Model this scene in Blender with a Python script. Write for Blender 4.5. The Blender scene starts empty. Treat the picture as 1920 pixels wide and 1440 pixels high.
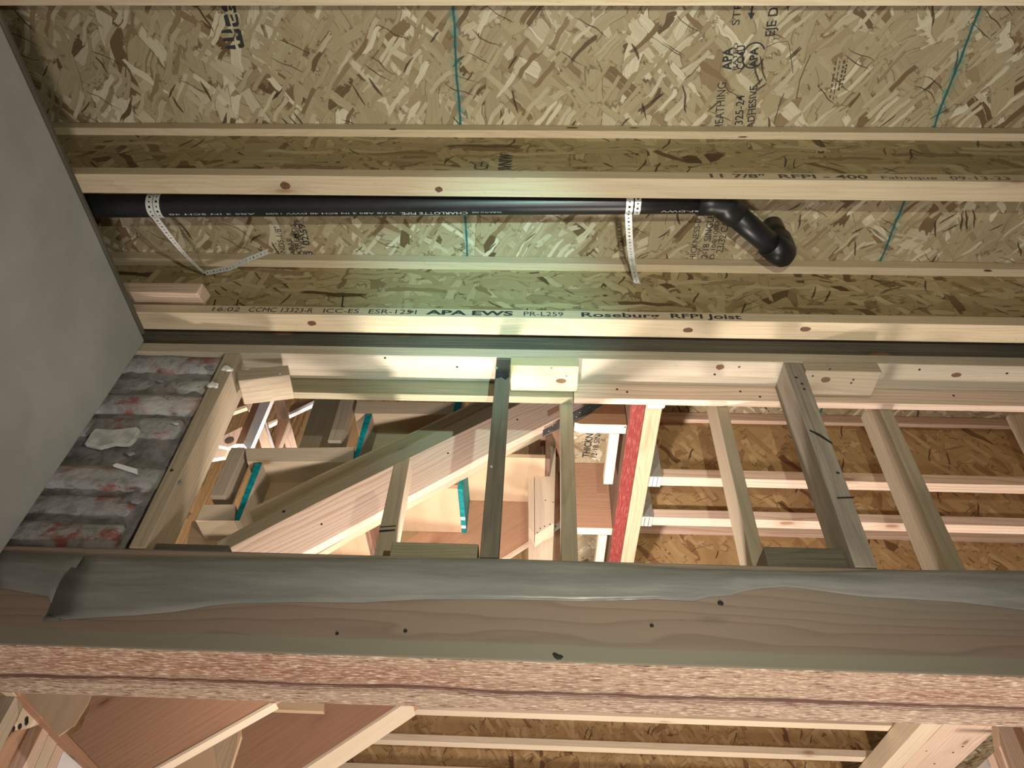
import bpy, bmesh, math, random
from mathutils import Vector as V, Matrix
random.seed(11)
S = bpy.context.scene
COL = S.collection
# ------------------------------------------------------------------ camera
F = 1330.0
def orth():
    X = V((38960, 720, -1330)).normalized(); Z = V((68, -1200, 1330))
    Z = (Z - X * Z.dot(X)).normalized(); return X, Z.cross(X), Z
AX, AY, AZ = orth()
cam = bpy.data.objects.new('camera', bpy.data.cameras.new('camera')); COL.objects.link(cam)
cam.data.sensor_width = 36; cam.data.lens = F / 1920 * 36; cam.data.clip_start = .01
cam.matrix_world = Matrix(((AX[0], -AX[1], -AX[2], 0), (AY[0], -AY[1], -AY[2], 0), (AZ[0], -AZ[1], -AZ[2], 0), (0, 0, 0, 1)))
S.camera = cam
# ------------------------------------------------------------------ light
w = bpy.data.worlds.new('world'); S.world = w; w.use_nodes = True
w.node_tree.nodes['Background'].inputs[0].default_value = (.80, .84, .80, 1)
w.node_tree.nodes['Background'].inputs[1].default_value = .12
S.view_settings.view_transform = 'Standard'; S.view_settings.look = 'None'
S.view_settings.gamma = 1; S.view_settings.exposure = 0; S.view_settings.use_curve_mapping = False
def lamp(name, kind, loc, aim, power, col, **kw):
    d = bpy.data.lights.new(name, kind); d.energy = power; d.color = col
    for k, v in kw.items(): setattr(d, k, v)
    o = bpy.data.objects.new(name, d); COL.objects.link(o); o.location = loc
    o.rotation_euler = (V(aim) - V(loc)).to_track_quat('-Z', 'Y').to_euler(); return o
TORCH = (.2, .05, .35)
lamp('flashlight_spill', 'SPOT', TORCH, (.15, 1.02, 1.55), 50, (1, 1, .79), spot_size=2.06, spot_blend=1, shadow_soft_size=.006)
lamp('flashlight_core', 'SPOT', TORCH, (-.12, 1.12, 1.52), 115, (.36, .95, .92), spot_size=.52, spot_blend=1, shadow_soft_size=.006)
lamp('work_light', 'AREA', (.5, .38, -1.44), (.5, .5, 1.5), 34, (1, .89, .82), size=.25)
lamp('stair_work_light', 'AREA', (-.14, 1.50, .62), (-.12, 1.98, 1.5), 25, (1, .86, .78), size=.07)
lamp('far_work_light', 'AREA', (.9, 3.2, -1.3), (.8, 3.4, 1.5), 100, (1, .88, .76), size=.5)
lamp('upstairs_light', 'AREA', (-1.4, 3.0, 1.9), (-1.2, 3.4, 4), 75, (1, .86, .78), size=.4)
# ------------------------------------------------------------------ pixel -> place helpers
def ray(px, py):
    d = V(((px - 960) / F, (py - 720) / F, 1)); return V((d.dot(AX), d.dot(AY), d.dot(AZ)))
def PY(px, py, u): r = ray(px, py); return r * (u / r.y)
def PZ(px, py, z): r = ray(px, py); return r * (z / r.z)
def PX(px, py, x): r = ray(px, py); return r * (x / r.x)
# ------------------------------------------------------------------ materials
class NT:
    def __init__(s, name):
        s.m = bpy.data.materials.new(name); s.m.use_nodes = True; s.t = s.m.node_tree
        s.b = s.t.nodes['Principled BSDF']; s.out = s.t.nodes['Material Output']
    def n(s, typ, ins=None, **kw):
        o = s.t.nodes.new(typ)
        for k, v in kw.items(): setattr(o, k, v)
        for k, v in (ins or {}).items(): s.set(o.inputs[k], v)
        return o
    def set(s, i, v):
        if isinstance(v, bpy.types.NodeSocket): s.t.links.new(v, i)
        elif isinstance(v, bpy.types.Node): s.t.links.new(v.outputs[0], i)
        else:
            try: i.default_value = v
            except Exception: i.default_value = tuple(v) + (1,)
    def mth(s, op, a, b=0, c=0, clamp=False):
        o = s.n('ShaderNodeMath', {0: a, 1: b, 2: c}, operation=op); o.use_clamp = clamp; return o.outputs[0]
    def mix(s, f, a, b, mode='MIX'):
        o = s.n('ShaderNodeMix', None, data_type='RGBA', blend_type=mode)
        s.set(o.inputs[0], f); s.set(o.inputs[6], a); s.set(o.inputs[7], b); return o.outputs[2]
    def ramp(s, f, stops, interp='LINEAR'):
        o = s.n('ShaderNodeValToRGB', {0: f}); r = o.color_ramp; r.interpolation = interp
        while len(r.elements) < len(stops): r.elements.new(.5)
        for e, (p, c) in zip(r.elements, stops):
            e.position = p; e.color = (c if hasattr(c, '__len__') else (c, c, c)) + ((1,) if hasattr(c, '__len__') else (1,))
        return o.outputs[0]
    def sm(s, x, a, b):
        o = s.n('ShaderNodeMapRange', {0: x, 1: a, 2: b, 3: 0., 4: 1.}); o.interpolation_type = 'SMOOTHSTEP'; return o.outputs[0]
    def gc(s): return s.n('ShaderNodeAttribute', attribute_name='gc').outputs[1]
    def scl(s, vec, sx, sy, sz, off=(0, 0, 0), rot=(0, 0, 0)):
        return s.n('ShaderNodeMapping', {0: vec, 1: off, 2: rot, 3: (sx, sy, sz)}).outputs[0]
    def noise(s, vec, scale=1., det=3., rough=.5, out=0):
        return s.n('ShaderNodeTexNoise', {'Vector': vec, 'Scale': scale, 'Detail': det, 'Roughness': rough}).outputs[out]
    def fin(s, col, rough=.7, bump=None, bs=.3, bd=.001, spec=.3):
        s.set(s.b.inputs['Base Color'], col); s.set(s.b.inputs['Roughness'], rough)
        s.b.inputs['Specular IOR Level'].default_value = spec
        if bump is not None:
            o = s.n('ShaderNodeBump', {'Strength': bs, 'Distance': bd, 'Height': bump}); s.t.links.new(o.outputs[0], s.b.inputs['Normal'])
        return s.m
MAT = {}
def wood(name, light, dark, ring=.007, ringk=.6, streak=.4, knots=.5, stain=None, stk=0, bump=.25, rough=.7, redk=(.30, .15, .07)):
    t = NT(name); g = t.gc()
    low = t.noise(t.scl(g, 1.3, 9, 9), 1, 2)
    vr = t.n('ShaderNodeTexVoronoi', {'Vector': t.scl(g, 2.6, 7.5, 7.5), 'Scale': 1., 'Randomness': .9})
    kd = t.mth('MULTIPLY_ADD', t.noise(t.scl(g, 25, 70, 70), 1, 1), .06, vr.outputs[0])
    sp = t.n('ShaderNodeSeparateXYZ', {0: g})
    a = t.mth('ADD', sp.outputs[1], .018); b = t.mth('ADD', sp.outputs[2], -.025)
    r = t.mth('SQRT', t.mth('ADD', t.mth('MULTIPLY', a, a), t.mth('MULTIPLY', b, b)))
    r = t.mth('MULTIPLY_ADD', low, .06, r)
    kp = t.mth('MULTIPLY', t.mth('EXPONENT', t.mth('MULTIPLY', vr.outputs[0], -9.)), .02 * (1 if knots else 0))
    r = t.mth('ADD', r, kp)
    ph = t.mth('FRACT', t.mth('DIVIDE', r, ring))
    rg = t.ramp(ph, [(0, .0), (.55, .25), (.88, 1.), (1, .0)])
    st = t.sm(t.noise(t.scl(g, 4, 170, 170), 1, 3, .6), .35, .72)
    big = t.noise(t.scl(g, .9, 5, 5), 1, 2)
    f = t.mth('ADD', t.mth('MULTIPLY', rg, ringk), t.mth('MULTIPLY', st, streak), clamp=True)
    col = t.mix(f, light, dark)
    col = t.mix(t.mth('MULTIPLY', t.sm(big, .35, .7), .35), col, tuple(x * .72 for x in light))
    if stain is not None:
        sn = t.sm(t.noise(t.scl(g, 1.6, 9, 9), 1, 4, .6), .42, .62)
        col = t.mix(t.mth('MULTIPLY', sn, stk), col, stain)
    if knots:
        k = t.mth('SUBTRACT', 1., t.sm(kd, .10 * knots + .02, .13 * knots + .05))
        k2 = t.mth('MULTIPLY', t.mth('SUBTRACT', 1., t.sm(kd, .05, .26)), .45)
        col = t.mix(k2, col, tuple(x * .55 for x in dark)); col = t.mix(t.mth('MULTIPLY', k, .8), col, redk)
    pits = t.sm(t.noise(t.scl(g, 60, 320, 320), 1, 1), .70, .78)
    col = t.mix(t.mth('MULTIPLY', pits, .35), col, tuple(x * .4 for x in dark))
    MAT[name] = t.fin(col, rough, t.mth('ADD', st, t.mth('MULTIPLY', rg, .6)), bump, .0008); return MAT[name]
def osb(name, tones, L=1., angs=None, chalk=False, gloss=.6, prefer=1.3, dirt=0.):
    """strand board: six layers of flakes, each its own random tone"""
    t = NT(name); g0 = t.gc()
    wn = t.noise(t.scl(g0, 9, 9, 9), 1, 2, .5, 1)
    wv = t.n('ShaderNodeVectorMath', {0: wn, 1: (.5, .5, .5)}, operation='SUBTRACT').outputs[0]
    wv = t.n('ShaderNodeVectorMath', {0: wv, 'Scale': .05}, operation='SCALE').outputs[0]
    g = t.n('ShaderNodeVectorMath', {0: g0, 1: wv}, operation='ADD').outputs[0]
    d1, d2, d3, l1, l2 = tones
    base = t.mix(t.noise(t.scl(g, 12, 12, 12), 1, 3), d3, l1)
    col = base; hgt = None
    layers = angs or [(1.45, .16, .034), (.35, .10, .022), (1.95, .15, .028), (1.05, .12, .020), (2.55, .085, .015), (1.62, .13, .024), (.75, .07, .010), (2.2, .05, .007)]
    for i, (an, ln, wd) in enumerate(layers):
        mp = t.n('ShaderNodeMapping', {0: g, 1: (3.1 * i + .37, 1.7 * i, 0), 2: (0, 0, an * 1.0), 3: (ln * L * 1.5, wd * L * 1.5, 1)}, vector_type='TEXTURE').outputs[0]
        vo = t.n('ShaderNodeTexVoronoi', {'Vector': mp, 'Scale': 1., 'Randomness': .85}, voronoi_dimensions='2D', distance='CHEBYCHEV')
        sp = t.n('ShaderNodeSeparateColor', {0: vo.outputs[1]})
        jag = t.mth('MULTIPLY_ADD', t.noise(t.scl(mp, 3, 5, 1), 1, 2), .22, vo.outputs[0])
        ins = t.mth('LESS_THAN', jag, .50); ins2 = t.mth('LESS_THAN', jag, .54)
        pres = t.mth('GREATER_THAN', sp.outputs[1], .42)
        m = t.mth('MULTIPLY', ins, pres); me = t.mth('MULTIPLY', t.mth('SUBTRACT', t.mth('MULTIPLY', ins2, pres), m), t.mth('GREATER_THAN', sp.outputs[2], .45))
        tone = t.ramp(sp.outputs[0], [(0, d1), (.05, d2), (.15, d3), (.42, l1), (.66, l1), (1, l2)])
        fg = t.noise(t.scl(mp, 1.5, 22, 1), 1, 2)
        tone = t.mix(t.mth('MULTIPLY', t.sm(fg, .38, .78), .42), tone, d2)
        col = t.mix(m, col, tone)
        col = t.mix(t.mth('MULTIPLY', me, .55), col, d1)  # dark flake rims put each edge shadow into the colour
        hv = t.mth('MULTIPLY', m, t.mth('MULTIPLY_ADD', sp.outputs[2], .6, .4))
        hgt = hv if hgt is None else t.mth('MAXIMUM', t.mth('MULTIPLY', hgt, t.mth('SUBTRACT', 1.02, m)), hv)
    # slivers of dark bark and gaps
    for an, ln, wd, k in ((1.2, .075, .007, .95), (2.4, .05, .006, .96), (.5, .10, .003, .955)):
        mp = t.n('ShaderNodeMapping', {0: g, 1: (ln * 91, .73, 0), 2: (0, 0, an), 3: (ln, wd, 1)}, vector_type='TEXTURE').outputs[0]
        vo = t.n('ShaderNodeTexVoronoi', {'Vector': mp, 'Scale': .5, 'Randomness': 1.}, voronoi_dimensions='2D')
        sp = t.n('ShaderNodeSeparateColor', {0: vo.outputs[1]})
        m = t.mth('MULTIPLY', t.mth('LESS_THAN', vo.outputs[0], .2), t.mth('GREATER_THAN', sp.outputs[0], k))
        col = t.mix(t.mth('MULTIPLY', m, .85), col, tuple(c * .35 for c in d1))
    if chalk:
        s = t.n('ShaderNodeSeparateXYZ', {0: g0})
        fz = t.noise(t.scl(g0, 60, 60, 1), 1, 4, .7); fz2 = t.noise(t.scl(g0, 4, 9, 1), 1, 2)
        for x0 in (-.210, .992):
            dx = t.mth('ABSOLUTE', t.mth('ADD', t.mth('SUBTRACT', s.outputs[0], x0), t.mth('MULTIPLY', t.mth('SUBTRACT', fz2, .5), .010)))
            core = t.mth('SUBTRACT', 1., t.sm(dx, .0018, .0038))
            halo = t.mth('MULTIPLY', t.mth('SUBTRACT', 1., t.sm(dx, .002, .020)), t.sm(fz, .38, .62))
            col = t.mix(t.mth('MULTIPLY', halo, .62), col, (.03, .22, .21)); col = t.mix(t.mth('MULTIPLY', core, .9), col, (.0, .09, .10))
    MAT[name] = t.fin(col, gloss, hgt, .55, .0016, .35); return MAT[name]
def plain(name, col, rough=.6, metal=0, var=.15, sc=30, bump=.1, spec=.4):
    t = NT(name); g = t.gc(); n = t.noise(t.scl(g, sc, sc, sc), 1, 4, .6)
    c = t.mix(t.sm(n, .3, .7), tuple(x * (1 - var) for x in col), tuple(min(1, x * (1 + var)) for x in col))
    t.b.inputs['Metallic'].default_value = metal
    MAT[name] = t.fin(c, rough, n, bump, .001, spec); return MAT[name]
osb('osb_floor', ((.10, .062, .03), (.22, .15, .08), (.34, .275, .165), (.40, .34, .215), (.66, .61, .46)), 1.35, chalk=True)
osb('osb_web', ((.08, .045, .02), (.19, .13, .06), (.34, .265, .14), (.41, .325, .175), (.55, .46, .27)), 1.2,
    angs=[(.25, .16, .03), (.1, .14, .02), (2.9, .15, .03), (.6, .10, .02), (1.5, .09, .016), (2.3, .08, .016), (.0, .12, .012)])
osb('osb_orange', ((.13, .06, .03), (.28, .16, .07), (.38, .24, .11), (.43, .28, .13), (.54, .38, .20)), 1.1,
    angs=[(.3, .16, .03), (1.2, .12, .03), (2.7, .13, .03), (.7, .10, .02), (1.7, .09, .02), (2.2, .08, .016)])
wood('fir_pale', (.74, .63, .48), (.60, .44, .30), .009, .38, .35, .8)
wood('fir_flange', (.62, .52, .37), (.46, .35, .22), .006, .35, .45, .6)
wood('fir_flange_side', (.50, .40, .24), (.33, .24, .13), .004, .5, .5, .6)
wood('fir_pink', (.78, .62, .50), (.58, .37, .25), .010, .75, .25, .5)
wood('fir_brown', (.46, .27, .17), (.36, .19, .11), .012, .4, .35, .5, redk=(.16, .08, .05))
wood('fir_aged', (.42, .35, .255), (.29, .235, .165), .010, .45, .45, .5)
wood('fir_grey', (.36, .32, .26), (.20, .17, .13), .008, .5, .55, .9, (.13, .11, .10), .5, .4)
wood('fir_greydark', (.17, .15, .11), (.09, .08, .06), .009, .5, .5, .6, (.07, .07, .07), .5, .4)
wood('fir_greenish', (.33, .30, .20), (.21, .185, .115), .007, .5, .5, .8, (.20, .17, .10), .5, .3)
wood('fir_yellow', (.56, .50, .33), (.46, .40, .25), .016, .3, .3, .9, (.50, .34, .12), .4)
wood('plate_weathered', (.52, .46, .36), (.36, .30, .23), .006, .5, .5, .7, (.30, .26, .20), .5, .3)
wood('plywood_tan', (.66, .49, .32), (.58, .40, .25), .03, .5, .12, 0, (.52, .34, .2), .3, .1)
wood('plywood_brown', (.45, .27, .17), (.37, .21, .13), .03, .5, .2, 0, (.34, .20, .13), .4, .1)
wood('lvl_raw', (.58, .46, .31), (.38, .27, .16), .0035, .5, .6, 0, None, 0, .3)
wood('lvl_side', (.32, .19, .13), (.16, .09, .06), .0032, .6, .6, 0, (.12, .07, .05), .5, .5)
def red_mat():
    t = NT('lvl_red'); g = t.gc(); n = t.noise(t.scl(g, 30, 260, 260), 1, 3, .7)
    MAT['lvl_red'] = t.fin(t.mix(t.sm(n, .45, .75), (.19, .022, .02), (.33, .11, .085)), .65, n, .3, .001)
red_mat()
def beam_mats():
    for nm, side in (('beam_side', True), ('beam_under', False)):
        t = NT(nm); g = t.gc(); s = t.n('ShaderNodeSeparateXYZ', {0: g})
        low = t.noise(t.scl(g, 1.2, 7, 7), 1, 3)
        if side:
            r = t.mth('FRACT', t.mth('MULTIPLY', t.mth('MULTIPLY_ADD', low, .16, s.outputs[2]), 42.))
            rg = t.ramp(r, [(0, 0.), (.6, .3), (.9, 1.), (1, 0.)])
            col = t.mix(t.mth('MULTIPLY', rg, .55), (.275, .21, .165), (.18, .125, .095))
            col = t.mix(t.mth('MULTIPLY', t.sm(low, .45, .62), .5), col, (.22, .205, .165))
            # sapwood band low on the face, its edge drifting along the timber
            e = t.mth('MULTIPLY_ADD', t.noise(t.scl(g, 1.1, 0, 0), 1, 2), .05, .614)
            band = t.mth('SUBTRACT', 1., t.sm(s.outputs[2], e, t.mth('ADD', e, .006)))
            col = t.mix(t.mth('MULTIPLY', band, .75), col, (.26, .25, .19))
            st = t.noise(t.scl(g, 5, 150, 150), 1, 3, .6)
            vr = t.n('ShaderNodeTexVoronoi', {'Vector': t.scl(g, 2.2, 4, 9), 'Scale': 1.})
            kd = t.mth('SUBTRACT', 1., t.sm(vr.outputs[0], .04, .13))
            col = t.mix(t.mth('MULTIPLY', kd, .6), col, (.09, .06, .05))
            MAT[nm] = t.fin(col, .75, st, .2, .001)
        else:
            chip = t.noise(t.scl(g, 45, 260, 260), 1, 3, .65)
            c1 = t.mix(t.sm(low, .35, .65), (.34, .17, .11), (.42, .29, .20))
            far = t.sm(s.outputs[1], 1.300, 1.345)
            c1 = t.mix(t.mth('MULTIPLY', far, .75), c1, (.42, .32, .235))
            col = t.mix(t.sm(chip, .50, .62), c1, (.72, .57, .43))
            col = t.mix(t.sm(t.noise(t.scl(g, 38, 300, 300, (5, 5, 5)), 1, 2, .6), .56, .64), col, (.19, .095, .065))
            wob = t.mth('MULTIPLY', t.mth('SUBTRACT', t.noise(t.scl(g, 3.2, .3, 0), 1, 4, .6), .5), .045)
            for off, wd, k in ((1.333, .0042, .95), (1.341, .0022, .85), (1.349, .0014, .75), (1.356, .0012, .7), (1.326, .0010, .6)):
                wb = t.mth('MULTIPLY', t.mth('SUBTRACT', t.noise(t.scl(g, 6, 0, 0, (off * 77, 0, 0)), 1, 3), .5), .012 if wd < .001 else 0.)
                d = t.mth('ABSOLUTE', t.mth('SUBTRACT', t.mth('ADD', s.outputs[1], t.mth('ADD', wob, wb)), off))
                wv = t.mth('MULTIPLY', t.noise(t.scl(g, 4, 0, 0, (off * 31, 0, 0)), 1, 2), wd * 2.2)
                col = t.mix(t.mth('MULTIPLY', t.mth('LESS_THAN', d, wv), k), col, (.10, .04, .03))
            MAT[nm] = t.fin(col, .8, t.mth('ADD', chip, t.noise(t.scl(g, 20, 150, 150), 1, 3)), .9, .003)
beam_mats()
def plaster():
    t = NT('plaster'); g = t.gc()
    a = t.noise(t.scl(g, 1, 2.2, 2.2), 1, 4, .6); b = t.noise(t.scl(g, 1, 14, 14), 1, 4, .6)
    col = t.mix(t.sm(a, .35, .68), (.33, .34, .325), (.44, .45, .43))
    col = t.mix(t.mth('MULTIPLY', t.sm(b, .5, .75), .25), col, (.38, .37, .34))
    c = t.noise(t.scl(g, 1, 3, 5.5, (0, 4, 2), (.6, 0, 0)), 1, 3)
    col = t.mix(t.mth('MULTIPLY', t.sm(c, .62, .74), .30), col, (.33, .28, .24))
    vo = t.n('ShaderNodeTexVoronoi', {'Vector': t.scl(g, 1, 7, 7), 'Scale': 1.}); sp = t.n('ShaderNodeSeparateColor', {0: vo.outputs[1]})
    m = t.mth('MULTIPLY', t.mth('LESS_THAN', vo.outputs[0], .05), t.mth('GREATER_THAN', sp.outputs[0], .5))
    col = t.mix(t.mth('MULTIPLY', m, .8), col, (.12, .10, .09))
    MAT['plaster'] = t.fin(col, .85, t.mth('ADD', a, t.mth('MULTIPLY', b, .4)), .35, .01)
plaster()
def brick():
    t = NT('old_brick'); g = t.gc()
    a = t.noise(t.scl(g, 11, 11, 16), 1, 5, .65); b = t.noise(t.scl(g, 45, 45, 45), 1, 4, .6); c = t.noise(t.scl(g, 5, 5, 6, (3, 3, 3)), 1, 3)
    col = t.mix(t.sm(a, .50, .62), (.33, .33, .335), (.27, .10, .075))
    col = t.mix(t.mth('MULTIPLY', t.sm(b, .45, .7), .5), col, (.13, .11, .11))
    col = t.mix(t.mth('MULTIPLY', t.sm(c, .52, .68), .8), col, (.56, .565, .56))
    MAT['old_brick'] = t.fin(col, .75, t.mth('ADD', a, b), .7, .006)
brick()
plain('mortar', (.22, .21, .21), .9, 0, .35, 25, .8)
plain('mortar_pale', (.50, .51, .50), .85, 0, .25, 30, .6)
plain('wet_wood', (.018, .024, .03), .18, 0, .5, 60, .1, .8)
plain('plaster_white', (.74, .74, .70), .8, 0, .1, 20, .5)
plain('abs_black', (.010, .011, .013), .38, 0, .2, 40, .05, .5)
plain('steel', (.62, .66, .66), .38, .75, .08, 60, .1)
plain('steel_dull', (.36, .33, .31), .5, .6, .15, 40, .1)
plain('nail_dark', (.05, .05, .05), .4, .6, .1, 40, .1)
plain('ink', (.035, .035, .04), .8, 0, .3, 200, 0)
plain('ink_grey', (.10, .075, .055), .8, 0, .4, 200, 0)
plain('ink_white', (.42, .46, .46), .7, 0, .5, 300, 0)
plain('teal', (.0, .23, .25), .6, 0, .35, 45, .3)
plain('white_and_lit', (.86, .86, .88), .6, 0, .04, 10, .1)  # white things, and light put into the colour of far lumber
plain('concrete', (.34, .32, .30), .85, 0, .15, 6, .3)
plain('gyp_tan', (.55, .46, .38), .85, 0, .15, 4, .2)
def film():
    t = NT('poly_film'); g = t.gc(); n = t.noise(t.scl(g, 2.2, 9, 16), 1, 4, .6); k = t.noise(t.scl(g, 7, 40, 40, (0, 0, 0), (0, 0, .2)), 1, 2)
    p = t.b; t.set(p.inputs['Base Color'], t.mix(t.sm(n, .35, .7), (.25, .25, .235), (.34, .34, .32))); p.inputs['Roughness'].default_value = .32
    bp = t.n('ShaderNodeBump', {'Strength': .8, 'Distance': .006, 'Height': t.mth('ADD', n, t.mth('MULTIPLY', k, .3))}); t.t.links.new(bp.outputs[0], p.inputs['Normal'])
    tr = t.n('ShaderNodeBsdfTransparent', {0: (.9, .9, .88, 1)})
    mx = t.n('ShaderNodeMixShader', {0: t.mth('MULTIPLY_ADD', n, .35, .55)}); t.t.links.new(tr.outputs[0], mx.inputs[1]); t.t.links.new(p.outputs[0], mx.inputs[2])
    t.t.links.new(mx.outputs[0], t.out.inputs[0]); MAT['poly_film'] = t.m
film()
def strapmat():
    t = NT('perforated_steel'); g = t.gc(); s = t.n('ShaderNodeSeparateXYZ', {0: g})
    u = t.mth('SUBTRACT', t.mth('FRACT', t.mth('DIVIDE', s.outputs[0], .0125)), .5); u = t.mth('MULTIPLY', u, .0125)
    alt = t.mth('LESS_THAN', t.mth('FRACT', t.mth('DIVIDE', s.outputs[0], .025)), .5)
    d = t.mth('SQRT', t.mth('ADD', t.mth('MULTIPLY', u, u), t.mth('MULTIPLY', s.outputs[1], s.outputs[1])))
    h = t.mth('LESS_THAN', d, t.mth('MULTIPLY_ADD', alt, .0009, .0022))
    p = t.b; p.inputs['Base Color'].default_value = (.74, .78, .78, 1); p.inputs['Metallic'].default_value = .45; p.inputs['Roughness'].default_value = .4
    tr = t.n('ShaderNodeBsdfTransparent'); mx = t.n('ShaderNodeMixShader', {0: h})
    t.t.links.new(p.outputs[0], mx.inputs[1]); t.t.links.new(tr.outputs[0], mx.inputs[2]); t.t.links.new(mx.outputs[0], t.out.inputs[0])
    MAT['perforated_steel'] = t.m
strapmat()
# ------------------------------------------------------------------ builders
def wloc(o):
    p = V((0, 0, 0))
    while o is not None: p = p + o.location; o = o.parent
    return p
def link(name, bm, mat, parent=None, frame=None, off=None, smooth=False, base=None):
    """bm in world coordinates -> one mesh object, origin at its middle; gc = grain coordinates"""
    g, e, t = frame or (V((1, 0, 0)), V((0, 1, 0)), V((0, 0, 1)))
    off = V(off) if off is not None else V((random.uniform(0, 30), random.uniform(-.03, .03), random.uniform(-.03, .03)))
    bmesh.ops.recalc_face_normals(bm, faces=bm.faces)
    me = bpy.data.meshes.new(name); bm.to_mesh(me); bm.free()
    n = len(me.vertices); c = V((0, 0, 0))
    for v in me.vertices: c += v.co
    c /= max(1, n)
    at = me.attributes.new('gc', 'FLOAT_VECTOR', 'POINT')
    for i, v in enumerate(me.vertices):
        at.data[i].vector = V((v.co.dot(g), v.co.dot(e), v.co.dot(t))) + off
        v.co = v.co - c
    for m in (mat if isinstance(mat, (list, tuple)) else [mat]): me.materials.append(MAT[m])
    if smooth:
        for p in me.polygons: p.use_smooth = True
    o = bpy.data.objects.new(name, me); COL.objects.link(o)
    if parent is not None: o.parent = parent; o.location = c - wloc(parent)
    else: o.location = c
    return o
def tag(o, label, cat=None, group=None, kind=None):
    if label: o['label'] = label
    if cat: o['category'] = cat
    if group: o['group'] = group
    if kind: o['kind'] = kind
    return o
def thing(name, loc, label, cat, group=None):
    o = bpy.data.objects.new(name, None); COL.objects.link(o); o.location = loc; o.empty_display_size = .05
    return tag(o, label, cat, group)
def struct(o, label=None): o['kind'] = 'structure'; return tag(o, label) if label else o
def prism_bm(pts, ext, bev=.0015):
    bm = bmesh.new(); ext = V(ext)
    a = [bm.verts.new(p) for p in pts]; b = [bm.verts.new(V(p) + ext) for p in pts]; n = len(a)
    bm.faces.new(a); bm.faces.new(b[::-1])
    for i in range(n): bm.faces.new((a[i], b[i], b[(i + 1) % n], a[(i + 1) % n]))
    bmesh.ops.recalc_face_normals(bm, faces=bm.faces)
    if bev: bmesh.ops.bevel(bm, geom=list(bm.edges), offset=bev, segments=2, profile=.5, affect='EDGES', clamp_overlap=True)
    return bm
def prism(name, pts, ext, mat, grain, parent=None, bev=.0015, off=None):
    e = V(ext).normalized(); g = V(grain); g = (g - e * g.dot(e)).normalized() if abs(g.normalized().dot(e)) < .99 else V(grain).normalized()
    if abs(g.dot(e)) > .9: e = V((0, 0, 1)) if abs(g.z) < .9 else V((0, 1, 0))
    return link(name, prism_bm(pts, ext, bev), mat, parent, (g, e, g.cross(e)), off)
def box(name, x0, x1, y0, y1, z0, z1, mat, grain='x', parent=None, bev=.0015, off=None):
    pts = [V((x0, y0, z0)), V((x1, y0, z0)), V((x1, y0, z1)), V((x0, y0, z1))]
    G = {'x': V((1, 0, 0)), 'y': V((0, 1, 0)), 'z': V((0, 0, 1))}[grain]
    E = {'x': V((0, 1, 0)), 'y': V((0, 0, 1)), 'z': V((1, 0, 0))}[grain]
    return link(name, prism_bm(pts, (0, y1 - y0, 0), bev), mat, parent, (G, E, G.cross(E)), off)
def face(name, px, u, depth, mat, grain, parent=None, bev=.0015):
    """a member whose face stands in the plane y = u; px are its corners as seen in the photograph"""
    g = grain
    if isinstance(grain, tuple) and len(grain) == 4: g = PY(grain[2], grain[3], u) - PY(grain[0], grain[1], u)
    return prism(name, [PY(x, y, u) for x, y in px], (0, depth, 0), mat, g, parent, bev)
def disc(name, c, n, r, mat, parent, h=.0012):
    bm = bmesh.new(); n = V(n).normalized()
    M = Matrix.Translation(V(c) + n * h * .5) @ n.to_track_quat('Z', 'Y').to_matrix().to_4x4()
    bmesh.ops.create_cone(bm, cap_ends=True, segments=10, radius1=r, radius2=r * .8, depth=h, matrix=M)
    return link(name, bm, mat, parent)
def tube_bm(bm, pts, r, seg=20, cap=True):
    """swept tube through pts (radius may be a list)"""
    pts = [V(p) for p in pts]; rs = r if isinstance(r, list) else [r] * len(pts); rings = []
    prev = None
    for i, p in enumerate(pts):
        d = ((pts[min(i + 1, len(pts) - 1)] - p).normalized() + (p - pts[max(i - 1, 0)]).normalized()).normalized()
        if prev is None:
            a = d.cross(V((0, 0, 1)));  a = a if a.length > .1 else d.cross(V((0, 1, 0)))
        else: a = prev - d * prev.dot(d)
        a.normalize(); prev = a; b = d.cross(a)
        rings.append([bm.verts.new(p + (a * math.cos(2 * math.pi * k / seg) + b * math.sin(2 * math.pi * k / seg)) * rs[i]) for k in range(seg)])
    for q in range(len(rings) - 1):
        for k in range(seg): bm.faces.new((rings[q][k], rings[q][(k + 1) % seg], rings[q + 1][(k + 1) % seg], rings[q + 1][k]))
    if cap: bm.faces.new(rings[0][::-1]); bm.faces.new(rings[-1])
    return bm
def band(name, pts, wdir, width, mat, parent=None, th=.0008):
    """thin metal band along pts; gc.x runs along it, gc.y across"""
    bm = bmesh.new(); pts = [V(p) for p in pts]; rows = []; L = 0; ls = []
    dirs = wdir if isinstance(wdir, list) else [V(wdir)] * len(pts)
    for i, p in enumerate(pts):
        if i: L += (p - pts[i - 1]).length
        ls.append(L); wd = V(dirs[i]).normalized(); d = (pts[min(i + 1, len(pts) - 1)] - pts[max(i - 1, 0)]).normalized(); nn = d.cross(wd).normalized() * th * .5
        rows.append([bm.verts.new(p - wd * width / 2 - nn), bm.verts.new(p + wd * width / 2 - nn), bm.verts.new(p + wd * width / 2 + nn), bm.verts.new(p - wd * width / 2 + nn)])
    for i in range(len(rows) - 1):
        for k in range(4): bm.faces.new((rows[i][k], rows[i][(k + 1) % 4], rows[i + 1][(k + 1) % 4], rows[i + 1][k]))
    bm.faces.new(rows[0]); bm.faces.new(rows[-1][::-1])
    o = link(name, bm, mat, parent)
    at = o.data.attributes['gc']
    for i in range(len(rows)):
        for k in range(4): at.data[i * 4 + k].vector = (ls[i], width / 2 * (-1 if k in (0, 3) else 1), 0)
    return o
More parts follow.
